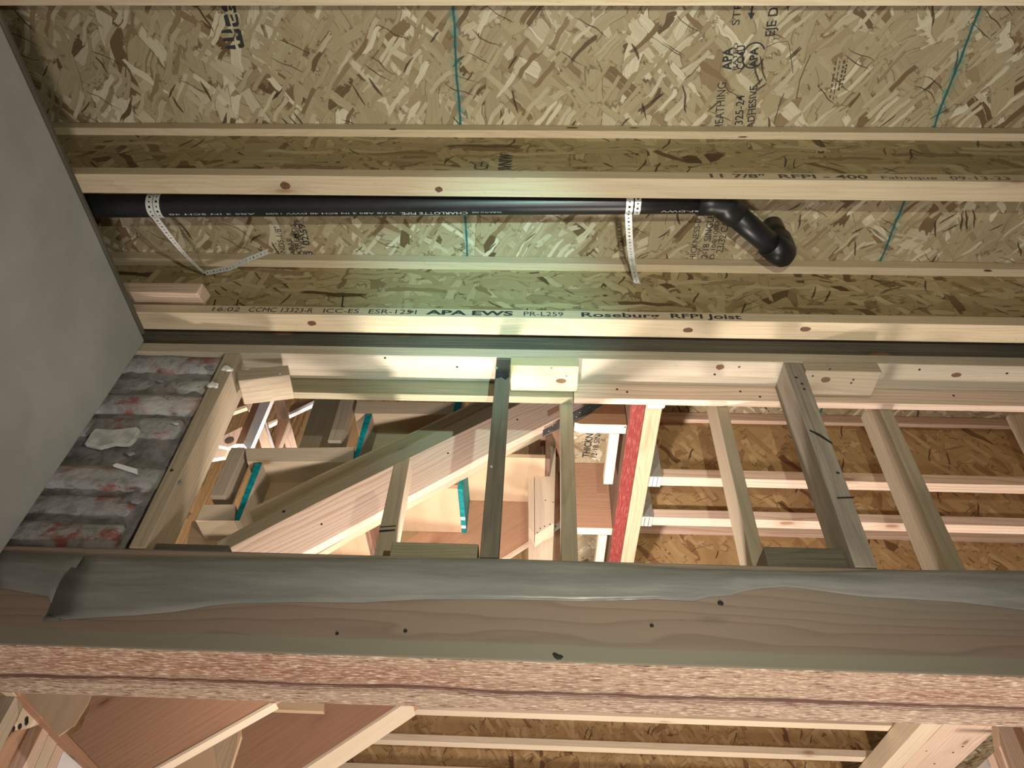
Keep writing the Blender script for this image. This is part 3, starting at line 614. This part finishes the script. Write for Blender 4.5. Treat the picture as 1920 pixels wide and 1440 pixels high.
# ================================================================== STRIPED BEAM AND HANGERS
lv = thing('laminated_beam', (.32, 1.35, 1.5), 'two-ply laminated beam with a red stripe on its underside, running away from the header', 'beam')
box('beam_ply', .275, .3165, 1.336, 3.0, 1.49, HT - .002, ['lvl_side'], 'y', lv, .001)
o = [c for c in COL.objects if c.parent == lv][0]; o.data.materials.append(MAT['lvl_red']); o['label'] = 'ply with brown rough side and red painted underside'
for p in o.data.polygons:
    if p.normal.z < -.6: p.material_index = 1
box('beam_ply', .318, .366, 1.336, 3.0, 1.493, HT - .002, 'lvl_raw', 'y', lv, .001)
def hanger(x, y0, y1, z, label, w=.040, name='joist_hanger'):
    t = thing(name, (x, (y0 + y1) / 2, z), label, 'joist hanger', 'steel joist hangers')
    box('seat', x, x + w, y0 - .003, y1 + .003, z - .0035, z - .001, 'steel', 'x', t, .001)
    box('side_flange', x, x + w, y0 - .004, y0 - .002, z - .002, z + .16, 'steel', 'x', t, .0005)
    box('side_flange', x, x + w, y1 + .002, y1 + .004, z - .002, z + .16, 'steel', 'x', t, .0005)
    for k in (.3, .66): box('seat_rib', x + w * k, x + w * k + .0012, y0 - .002, y1 + .002, z - .0045, z - .003, 'nail_dark', 'y', t, 0)
    for q in (.06, .10): disc('nail', (x + w * .5, y0 - .004, z + q), (0, -1, 0), .004, 'steel', t)
    return t
hanger(.368, 1.748, 1.790, HB, 'steel hanger holding the first I-joist right of the red-striped beam')
hanger(.366, 1.957, 2.001, HB, 'steel hanger holding the second I-joist right of the red-striped beam')
t_ = thing('joist_hanger', (.34, 1.38, 1.49), 'square steel hanger plate at the near end of the red-striped beam', 'joist hanger', 'steel joist hangers')
box('seat', .320, .370, 1.334, 1.430, 1.4895, 1.4925, 'steel', 'x', t_, .003); box('side_flange', .370, .372, 1.334, 1.425, 1.4895, 1.62, 'steel', 'x', t_, .0005)
ink('LUS28', (.326, 1.415, 1.489), (1, 0, 0), (0, -1, 0), .034, .006, 'ink_grey', t_)
# ================================================================== STAIRS
US = 2.0
# stringer split: face board set proud to shade the recessed board behind
o = face('stair_stringer', [(432, 1026), (600, 939), (769, 857), (900, 793), (953, 767), (1030, 728), (1130, 680), (1180, 722), (1117, 753), (1048, 784), (950, 833), (660, 988), (552, 1046), (420, 1110)], US, .038, 'fir_pink', (552, 1044, 1048, 784), None, .002)
tag(o, 'bright pinkish stair stringer rising to the right behind the studs', 'stringer'); nails(o, [(603, 983), (840, 850), (970, 787), (760, 905)], US, r=.004)
v_ = PY(1030, 757, US); face_o = face('face_notch', [(1026, 771), (1048, 760), (1048, 770), (1028, 781)], US - .001, .002, 'fir_brown', (1, 0, .5), o, 0)
o = face('stair_stringer', [(408, 1015), (476, 978), (600, 914), (900, 768), (962, 738), (1060, 690), (1180, 700), (1110, 765), (1048, 796), (950, 846), (660, 1002), (590, 1044), (500, 1090), (380, 1090)], US + .095, .030, 'fir_flange', (476, 978, 900, 768), None, .002)  # recessed board added to give the stringer its shaded upper band
tag(o, 'recessed board behind the bright pinkish stringer, added for its shaded band', 'stringer'); nails(o, [(532, 959)], US + .095, r=.006)
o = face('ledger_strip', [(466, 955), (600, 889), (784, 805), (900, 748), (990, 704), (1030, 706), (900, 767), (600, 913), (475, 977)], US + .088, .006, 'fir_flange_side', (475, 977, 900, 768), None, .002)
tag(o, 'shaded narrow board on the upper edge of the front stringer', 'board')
o = face('steel_strap', [(1018, 806), (1048, 791), (1077, 773), (1118, 751), (1143, 751), (1077, 789), (1048, 804), (1017, 819)], US - .004, .003, 'steel_dull', (1, 0, .8), None, .0005)
tag(o, 'long nailed steel strap under the upper end of the bright stringer', 'strap'); nails(o, [(1037, 798), (1029, 808), (1081, 781), (1087, 773), (1130, 756), (1105, 764), (1112, 768), (1096, 772)], US - .004, r=.004, m='steel')
o = face('stair_stringer', [(780, 1145), (942, 1046), (1008, 1004), (1151, 922), (1151, 852), (1046, 856), (1000, 885), (905, 924), (868, 950), (600, 1110), (300, 1220), (168, 1290), (166, 1330), (150, 1366), (130, 1380), (214, 1470), (240, 1470), (288, 1440), (510, 1315)], 2.407, .038, 'fir_brown', (945, 1045, 1152, 912), None, .002)
tag(o, 'brown middle stair stringer seen behind the posts and again below the timber', 'stringer')
o = face('stringer_lit_edge', [(942, 1046), (957, 1046), (1010, 1012), (1008, 1003)], 2.400, .006, 'fir_pink', (942, 1046, 1008, 1004), o, .0005)  # lit underside of this stringer, its light put into pinker wood
o = face('steel_strap', [(1008, 1003), (1050, 978), (1083, 959), (1151, 920), (1150, 933), (1083, 969), (1051, 989), (1006, 1018)], 2.29, .003, 'steel_dull', (1, 0, .8), None, .0005)
tag(o, 'nailed steel strap along the lower edge of the brown middle stringer', 'strap'); nails(o, [(1013, 1008), (1018, 1001), (1036, 995), (1042, 987), (1107, 948), (1121, 941), (1128, 937), (1144, 931), (1085, 964), (1100, 954)], 2.29, r=.004)
o = face('stair_stringer', [(380, 1470), (430, 1370), (490, 1300), (560, 1270), (640, 1250), (760, 1210), (900, 1215), (737, 1328), (640, 1392), (565, 1440), (520, 1470)], 3.3, .17, 'fir_brown', (565, 1440, 737, 1328), None, .002)
tag(o, 'far brown stair stringer with wide underside coloured pale as lit, below the timber', 'stringer')
o = prism('stringer_lit_edge', [PY(768, 1307, 3.295), PY(545, 1453, 3.295), PY(549, 1458, 3.295), PY(772, 1311, 3.295)], (0, .175, 0), 'fir_pale', PY(565, 1440, 3.3) - PY(737, 1328, 3.3), o, .001)  # underside light put into a paler wood than the face
o['label'] = 'lower edge coloured pale as lit'
o = prism('stringer_lit_strip', [PY(505, 1318, 2.40), PY(250, 1461, 2.40), PY(258, 1463, 2.40) , PY(517, 1318, 2.40)], (0, .045, 0), 'fir_pale', PY(288, 1440, 1.7) - PY(510, 1315, 1.7), None, .001)  # light on the stringer's underside put into a pale strip
tag(o, 'pale strip for the lit underside of the middle stringer, below the timber, left', 'board')
# posts
o = face('support_post', [(1002, 827), (1043, 809), (1039, 982), (1003, 1004)], 2.234, .08, 'fir_pale', (0, 0, 1), None, .002); tag(o, 'pale knotty post with slanted ends held between two steel straps', 'post')
nails(o, [(1014, 831), (1029, 821), (1020, 854), (1032, 847), (1008, 999), (1013, 991), (1021, 987), (1031, 983), (1023, 938), (1037, 942)], 2.234, r=.0025)
o = face('post_side', [(989, 830), (1001, 827), (1002, 1003), (991, 989)], 2.24, .07, 'fir_pale', (0, 0, 1), o, .001)
o = face('support_post', [(991, 1003), (1039, 985), (1036, 1060), (990, 1060)], 2.33, .06, 'fir_pale', (0, 0, 1), None, .002); tag(o, 'pale lower post continuing below the second steel strap', 'post')
# treads and risers seen from below and from the side
ZA = PY(858, 902, US + .08).z
ya, yb = US + .126, 2.405
xa = PZ(864, 980, ZA).x; run = xa - PZ(692, 1030, ZA - .167).x
gt = 'plywood treads of the stair'; gr = 'plywood risers of the stair'
for k, (lb, m) in enumerate((('tan plywood tread underside left of the short stud, with a splintered edge', 'plywood_tan'), ('large tan plywood tread underside between the short stud and the dark stud', 'plywood_tan'), ('greenish-tan plywood tread underside right of the dark stud', 'plywood_tan'), ('topmost tread underside, brown, behind the slim green stud', 'plywood_brown'))):
    z = ZA + (k - 1) * .167; x1 = xa + (k - 1) * run
    tag(box('stair_tread', x1 - run - .02, x1, ya, yb, z, z + .02, m, 'y', bev=.001), lb, 'tread', gt)
    if k < 3:
        o = tag(box('stair_riser', x1 + .001, x1 + .020, ya, yb, z - .002, z + .166, 'teal' if k == 1 else 'lvl_side', 'y', bev=.001), ('splintered brown riser behind the short stud', 'plywood riser with teal painted lower edge by the dark stud', 'brown riser above the pale knotty post')[k], 'riser', gr)
        if k == 1:
            for y0_ in (.62, .82):
                yy = ya + (yb - ya) * y0_; box('paint_mark', x1 + .001, x1 + .0195, yy, yy + .018, z - .0035, z - .0018, 'white_and_lit', 'x', o, 0)
box('x', 0, .001, 0, .001, 0, .001, 'ink') and bpy.data.objects.remove(bpy.data.objects['x'])
# upper side of the flight: 2x treads facing the viewer with teal ended risers
for px, teal, lb in ((((380, 946), (441, 945), (440, 976), (366, 976)), ((478, 869), (492, 869), (449, 976), (439, 976)), 'lowest'),
                     (((459, 840), (664, 838), (662, 866), (463, 866)), ((685, 777), (698, 777), (671, 862), (662, 862)), 'middle'),
                     (((669, 752), (853, 755), (851, 777), (664, 776)), ((855, 740), (867, 740), (863, 772), (850, 772)), 'upper')):
    us = US + .126
    z = PY(px[2][0], px[2][1], us).z
    t = thing('step', PY(px[0][0], px[0][1], us), lb + ' shaded step left of the stringer, grey-green with teal riser end', 'step', 'steps on the far side of the front stringer')
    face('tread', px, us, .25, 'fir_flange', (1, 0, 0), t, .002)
    o = face('riser', teal, us - .004, .24, 'fir_aged', (0, 1, 0), t, .001)
    o.data.materials.append(MAT['teal'])
    for p in o.data.polygons:
        if p.normal.y < -.6: p.material_index = 1
    if lb != 'lowest': pass
for px, lb in (([(487, 868), (662, 867), (664, 960), (452, 962)], 'grey board closing the stair below the middle step'), ([(693, 777), (853, 777), (855, 850), (672, 862)], 'pale green board closing the stair below the upper step'), ([(360, 977), (442, 977), (470, 1060), (340, 1060)], 'dark board closing the stair below the lowest step')):
    o = face('back_board', px, US + .25, .02, 'plywood_tan', (1, 0, 0), None, .001); tag(o, lb, 'board')
# cleats
def cleat(x0, x1, yb_, yt_, u, label, d=.085):
    a = PY(x0, yb_, u); b = PY(x1, yb_, u); zt_ = PY(x0, yt_, u).z
    tag(box('cleat', a.x, b.x, u, u + d, a.z, zt_, 'fir_aged', 'z', bev=.002), label, 'block')
cleat(393, 421, 929, 838, 2.13, 'short upright cleat hanging left of the middle step'); cleat(614, 639, 826, 735, 2.13, 'short upright cleat hanging left of the upper step')
o = face('plank', [(592, 742), (648, 742), (616, 842), (559, 842)], 2.42, .04, 'fir_flange', (0, 0, 1), None, .002); tag(o, 'wide shaded upright plank behind the cleat of the upper step', 'plank')
# landing framing beside the striped beam
o = tag(prism('blocking', [V((.135, 1.515, HB)), V((.2735, 1.515, HB)), V((.2735, 1.515, HT - .002)), V((.262, 1.515, HT - .002)), PY(1143, 756, 1.515), PY(1077, 792, 1.515)], (0, .038, 0), 'fir_brown', (1, 0, 0)), 'near blocking of the landing framing, between stringer top and red-striped beam', 'block'); o.data.materials.append(MAT['fir_pale'])  # paler underside: light from below put into its colour
for p in o.data.polygons:
    if p.normal.z < -.6: p.material_index = 1
nailsz(o, [(1172, 801)], HB, .003)
o = tag(box('blocking', .12, .2745, 2.026, 2.064, HB, HT - .002, 'fir_brown', 'x'), 'far blocking of the landing framing, low beside the red-striped beam', 'block'); o.data.materials.append(MAT['fir_pale'])  # pale underside again holds the light in its colour
for p in o.data.polygons:
    if p.normal.z < -.6: p.material_index = 1
nailsz(o, [(1151, 992)], HB, .003)
a = PZ(1143, 812, HB); b = PZ(1163, 812, HB)
tag(box('nailer', a.x, b.x - .002, 1.555, 1.79, HB, HB + .036, 'fir_pale', 'y'), 'pale nailer fixed along the left side of the red-striped beam', 'nailer')
a = PZ(1122, 1003, HB); b = PZ(1139, 1003, HB)
tag(box('nailer', a.x, b.x, 2.07, 2.35, HB, HB + .036, 'fir_pale', 'y'), 'lower pale nailer near the timber, left of the red-striped beam', 'nailer')
o = face('bright_gap_block', [(1130, 938), (1149, 928), (1148, 951), (1129, 950)], 2.6, .02, 'white_and_lit', (0, 0, 1), None, .001); tag(o, 'small white block standing for the bright gap below the second steel strap', 'block')  # added block; its white stands for the brightness of a gap
o = face('closing_panel', [(1040, 930), (1165, 850), (1165, 1070), (1040, 1070)], 3.0, .02, 'plywood_brown', (1, 0, .3), None, .001); tag(o, 'brown plywood panel at the back of the landing framing', 'panel')
cink('THICKNESS', 1104, 858, 1116, 795, .026, .02); cink('12-18 SINGLE', 1118, 858, 1130, 795, .02, .01)
# ================================================================== FAR FRAMING SEEN THROUGH THE OPENING
def z1(l): return [(380 + x / 8, 700 + y / 8) for x, y in l]
FG = 'far framing lumber upstairs'
for i, (nm, pl, u, d, m, lb, cat) in enumerate((
    ('brace', [(610, 300), (790, 300), (730, 560), (690, 560)], 3.3, .04, 'fir_pink', 'far pink brace beside the corner post, at the upper left of the opening', 'brace'),
    ('brace', [(915, 300), (1070, 300), (700, 1170), (610, 1060)], 2.9, .04, 'white_and_lit', 'far slanting white-lit brace through the opening', 'brace'),  # lit front and brown side of one brace put into two colours
    ('brace', [(815, 300), (925, 300), (610, 1060), (495, 1060)], 2.95, .03, 'fir_brown', 'far brown side of the white-lit brace', 'brace'),
    ('brace', [(1060, 300), (1200, 300), (1290, 640), (1430, 1150), (1260, 1150), (1210, 950), (1080, 500)], 3.2, .04, 'fir_pink', 'far broad pink brace leaning the other way', 'brace'),
    ('brace', [(815, 880), (900, 700), (1060, 1150), (895, 1150)], 3.1, .04, 'fir_pale', 'far tan stud under the white-lit brace', 'brace'),
    ('brace', [(900, 640), (940, 680), (1095, 1150), (1050, 1150)], 3.05, .03, 'white_and_lit', 'far thin edge coloured white as lit, between tan stud and brown stud', 'brace'),  # bright lumber edge: light put into the white colour
    ('brace', [(1130, 690), (1285, 700), (1125, 1150), (1030, 1150)], 3.15, .03, 'fir_brown', 'far brown stud with squared top', 'brace'),
    ('brace', [(1290, 720), (1310, 770), (1165, 1150), (1125, 1150)], 3.12, .02, 'fir_pale', 'far thin edge coloured pale as lit, right of the brown stud', 'brace'),  # light on the stud's edge put into the pale wood
    ('brace', [(1240, 530), (1570, 340), (1740, 330), (1700, 400), (1270, 600)], 3.3, .04, 'fir_brown', 'far brown rafter running up to the plank', 'rafter'),
    ('brace', [(1270, 600), (1690, 400), (1680, 450), (1290, 630)], 3.28, .03, 'white_and_lit', 'far thin edge coloured white as lit, under the brown rafter', 'rafter'),  # white colour holds the light on the rafter's edge
    ('brace', [(975, 740), (1120, 680), (1130, 710), (985, 780)], 3.35, .03, 'fir_pale', 'far short pale stub between the braces', 'brace'),
    ('brace', [(430, 550), (660, 470), (665, 510), (435, 590)], 3.5, .03, 'fir_pale', 'far pale rafter edge beside the corner post', 'rafter'),
    ('brace', [(420, 450), (640, 340), (655, 470), (430, 545)], 3.55, .03, 'fir_brown', 'far brown rafter beside the corner post', 'rafter'),
    ('brace', [(230, 975), (590, 800), (560, 1040), (380, 1110), (190, 1070)], 3.25, .03, 'fir_pink', 'far pink plate with a dark stamp, left of the cleat', 'plate'),
    ('brace', [(150, 1090), (390, 1110), (330, 1250), (90, 1290)], 3.4, .03, 'fir_pale', 'far tan board under the pink plate', 'board'))):
    o = prism(nm, [PY(x, y, u) for x, y in z1(pl)], (0, d, 0), m, PY(*z1([pl[2]])[0], u) - PY(*z1([pl[1]])[0], u), None, .001); tag(o, lb, cat, FG)
    if 'dark stamp' in lb:
        p = PY(430, 826, u - .002); disc('stamp', p, (0, -1, 0), .03, 'ink_grey', o)
for x0, x1, y0, y1 in ((666, 735, 744, 753), (745, 770, 744, 753), (775, 850, 744, 753)):
    pass
# ================================================================== LOWER LEFT: STAIR WALL
XW = -1.75
def z7(l): return [(x / 8, 1280 + y / 8) for x, y in l]
def side(name, pl, ext, mat, grain, lb, cat, x=XW, parent=None):
    o = prism(name, [PX(px, py, x) for px, py in z7(pl)], ext, mat, grain, parent, .001); return tag(o, lb, cat)
side('wall_plate', [(160, 60), (330, 60), (1560, 1360), (1440, 1340), (990, 920), (380, 290)], (-.04, 0, 0), 'fir_brown', (0, 1, 0), 'brown plate running away along the stair wall, bottom left corner', 'plate')
side('plate_edge', [(60, 60), (160, 60), (380, 290), (330, 260)], (-.04, 0, 0), 'fir_pale', (0, 1, 0), 'pale top corner of framing at the bottom left edge', 'plate', XW - .01)
side('wall_stud_lower', [(230, 205), (380, 290), (-40, 1130), (-40, 700)], (-.06, 0, 0), 'fir_aged', (0, 0, 1), 'tan stud with nail heads at the bottom left corner', 'stud', XW - .02).name = 'stair_wall_stud'
o = side('stud_lit_side', [(380, 290), (680, 590), (420, 690), (190, 720)], (-.03, 0, 0), 'fir_pale', (0, 0, 1), 'nailed side of the tan stud coloured pale as lit, bottom left', 'board', XW - .03)  # stud's bright side: light put into a pale piece of its own
for q in ((400, 555), (400, 600), (300, 660), (200, 700)): disc('nail', PX(*z7([q])[0], XW - .028), (1, 0, 0), .01, 'nail_dark', o)
side('stair_wall_panel', [(190, 720), (680, 600), (620, 760), (350, 1360), (-60, 1360), (-60, 1130)], (-.03, 0, 0), 'plywood_brown', (0, 0, 1), 'brown panel behind the nailed studs, bottom left', 'panel', XW - .08)
o = side('stair_wall_stud', [(690, 590), (780, 660), (480, 1360), (300, 1360)], (-.05, 0, 0), 'fir_pink', (0, 0, 1), 'first of two joined pale studs under the brown plate, bottom left', 'stud', XW - .03)
o = side('stair_wall_stud', [(785, 665), (900, 810), (660, 1360), (485, 1360)], (-.05, 0, 0), 'fir_pale', (0, 0, 1), 'second of two joined pale studs under the brown plate, bottom left', 'stud', XW - .035)
side('stair_wall_stud', [(905, 815), (990, 915), (810, 1360), (665, 1360)], (-.05, 0, 0), 'fir_pink', (0, 0, 1), 'pink stud beside the white sheet, bottom left', 'stud', XW - .04)
side('white_sheet', [(995, 920), (1440, 1340), (1440, 1400), (800, 1400)], (-.02, 0, 0), 'white_and_lit', (0, 0, 1), 'white sheet under the brown plate at the bottom edge', 'panel', XW - .05)
# plywood bits between the stringers, below the timber
o = face('stair_tread', [(317, 1440), (387, 1393), (450, 1358), (452, 1380), (430, 1450), (330, 1460)], 2.9, .02, 'plywood_tan', (1, 0, 0), None, .001); tag(o, 'tan plywood tread with splintered end, below the timber between two stringers', 'tread')
face('splintered_edge', [(428, 1366), (450, 1357), (443, 1400), (428, 1452), (410, 1452), (402, 1400), (388, 1390)], 2.898, .002, 'lvl_raw', (0, 0, 1), o, 0)
o = face('tread_panel', [(26, 1250), (190, 1250), (165, 1320), (140, 1360), (110, 1380), (50, 1310)], 2.395, .004, 'plywood_tan', (0, 0, 1), None, .001); tag(o, 'dusky tan plywood panel under the left end of the timber', 'panel')
o = face('tread_panel', [(56, 1296), (105, 1298), (72, 1318)], 2.46, .01, 'fir_pale', (1, 0, .5), None, .001); tag(o, 'small pale wedge under the left end of the timber', 'wedge')
o = face('stair_block', [(500, 1300), (606, 1308), (606, 1334), (500, 1330)], 3.2, .03, 'plywood_tan', (1, 0, 0), None, .001); tag(o, 'short tan block tucked right under the timber between two stringers', 'block')
# ================================================================== LOWER RIGHT: HEADER AND STUDS
hd = thing('built_up_header', (1.9, 3.3, 1.40), 'built-up header of pale boards at the bottom right, running away under the far joists', 'header')
for a_, b_, m, dz in ((1.745, 1.790, 'fir_pale', 0), (1.792, 1.838, 'fir_pale', .001), (1.840, 1.903, 'fir_pink', .0), (1.907, 2.09, 'fir_pink', .004)):
    box('header_ply', a_, b_, 3.0 if a_ < 1.9 else 3.2, 5.2, 1.40 + dz, 1.50 - dz, m, 'y', hd, .003)
for q in ((1737, 1408),): nailsz(hd, [q], 1.40, .004)
nailsz(hd, [(1805, 1400), (1752, 1432), (1858, 1389), (1787, 1411)], 1.4035, .005)
for i, (pl, m, lb) in enumerate(((((1869, 1340), (1889, 1340), (1935, 1450), (1895, 1450), (1876, 1398)), 'fir_pink', 'pink double stud beside the header, bottom right'),
                            (((1889, 1340), (1905, 1340), (1950, 1450), (1936, 1450)), 'fir_brown', 'dark gap board between the studs, bottom right'), (((1906, 1340), (1940, 1340), (1990, 1450), (1951, 1450)), 'fir_pale', 'last pale stud at the bottom right corner'))):
    o = face('far_stud', pl, 3.15, .06, m, (0, 0, 1), None, .001); tag(o, lb, 'stud')
o = face('far_stud', [(1862, 1412), (1872, 1404), (1890, 1450), (1876, 1450)], 3.17, .05, 'fir_pink', (0, 0, 1)); tag(o, 'slim pink stud under the end of the header', 'stud')
o = face('gypsum_board', [(1800, 1470), (1862, 1412), (1880, 1470)], 3.3, .02, 'white_and_lit', (0, 0, 1)); tag(o, 'pale wallboard corner below the header at the bottom edge', 'panel')
p = PY(1046, 1237, U0); blob('knot', (p.x, U0 + .002, p.z + .006), (0, -1, 0), .016, 'nail_dark', tb, 9, .6, .003)

# knots in the flanges, each a dark oval of its own wood
plain('knot_brown', (.13, .065, .035), .7, 0, .3, 300, .2)
def oval(px, py, J, u=None, z=None, a=.014, b=.005):
    c = PY(px, py, u) if u is not None else PZ(px, py, z); pts = []
    for k in range(14):
        t_ = 2 * math.pi * k / 14; w_ = a * math.cos(t_), b * math.sin(t_) * random.uniform(.85, 1.15)
        pts.append(V((c.x + w_[0], u - .0008, c.z + w_[1])) if u is not None else V((c.x + w_[0], c.y + w_[1], z - .0008)))
    flat('knot', pts, 'knot_brown', J)
for a_ in ((349, 313, J2, .729, None, .024, .006), (737, 243, J2, .729, None, .010, .005), (1073, 240, J2, .729, None, .016, .004), (1189, 240, J2, .729, None, .011, .003), (1393, 257, J2, .729, None, .012, .003),
           (535, 348, J2, None, HB, .012, .010), (823, 355, J2, None, HB, .009, .007), (585, 606, J3, None, HB, .012, .008), (1290, 619, J3, None, HB, .013, .008), (1510, 617, J3, None, HB, .014, .008),
           (805, 507, J3, 1.123, None, .008, .003), (1852, 508, J3, 1.123, None, .012, .005), (770, 585, J3, 1.123, None, .009, .005), (1350, 688, bpy.data.objects['top_plate'], None, 1.452, .011, .009), (1793, 703, bpy.data.objects['top_plate'], None, 1.452, .013, .008),
           (1548, 712, b2, None, ZT - .036, .012, .010), (1052, 714, b1, None, ZT - .036, .014, .008)): oval(*a_)

face('wet_stain', [(932, 675), (957, 675), (955, 706), (948, 712), (940, 707), (929, 710)], U0 - .0006, .0005, 'wet_wood', (0, 0, 1), s1, 0)
for pl, u, J in (([(1569, 932), (1602, 931), (1602, 934), (1570, 935)], U0 - .0007, s2), ([(1518, 805), (1538, 814), (1561, 830), (1560, 833), (1536, 818), (1518, 808)], U0 - .0007, s2),
                 ([(711, 994), (741, 992), (741, 995), (711, 998)], 1.334, s7), ([(713, 987), (742, 985), (742, 987), (713, 989)], 1.334, s7)):
    flat('saw_cut', [PY(x, y, u) for x, y in pl], 'nail_dark', J)

face('mortar_smear', [(170, 812), (178, 803), (215, 805), (256, 800), (262, 804), (252, 822), (240, 833), (214, 831), (186, 838), (158, 832)], 1.2165, .012, 'mortar_pale', (1, 0, 0), bp, .002)
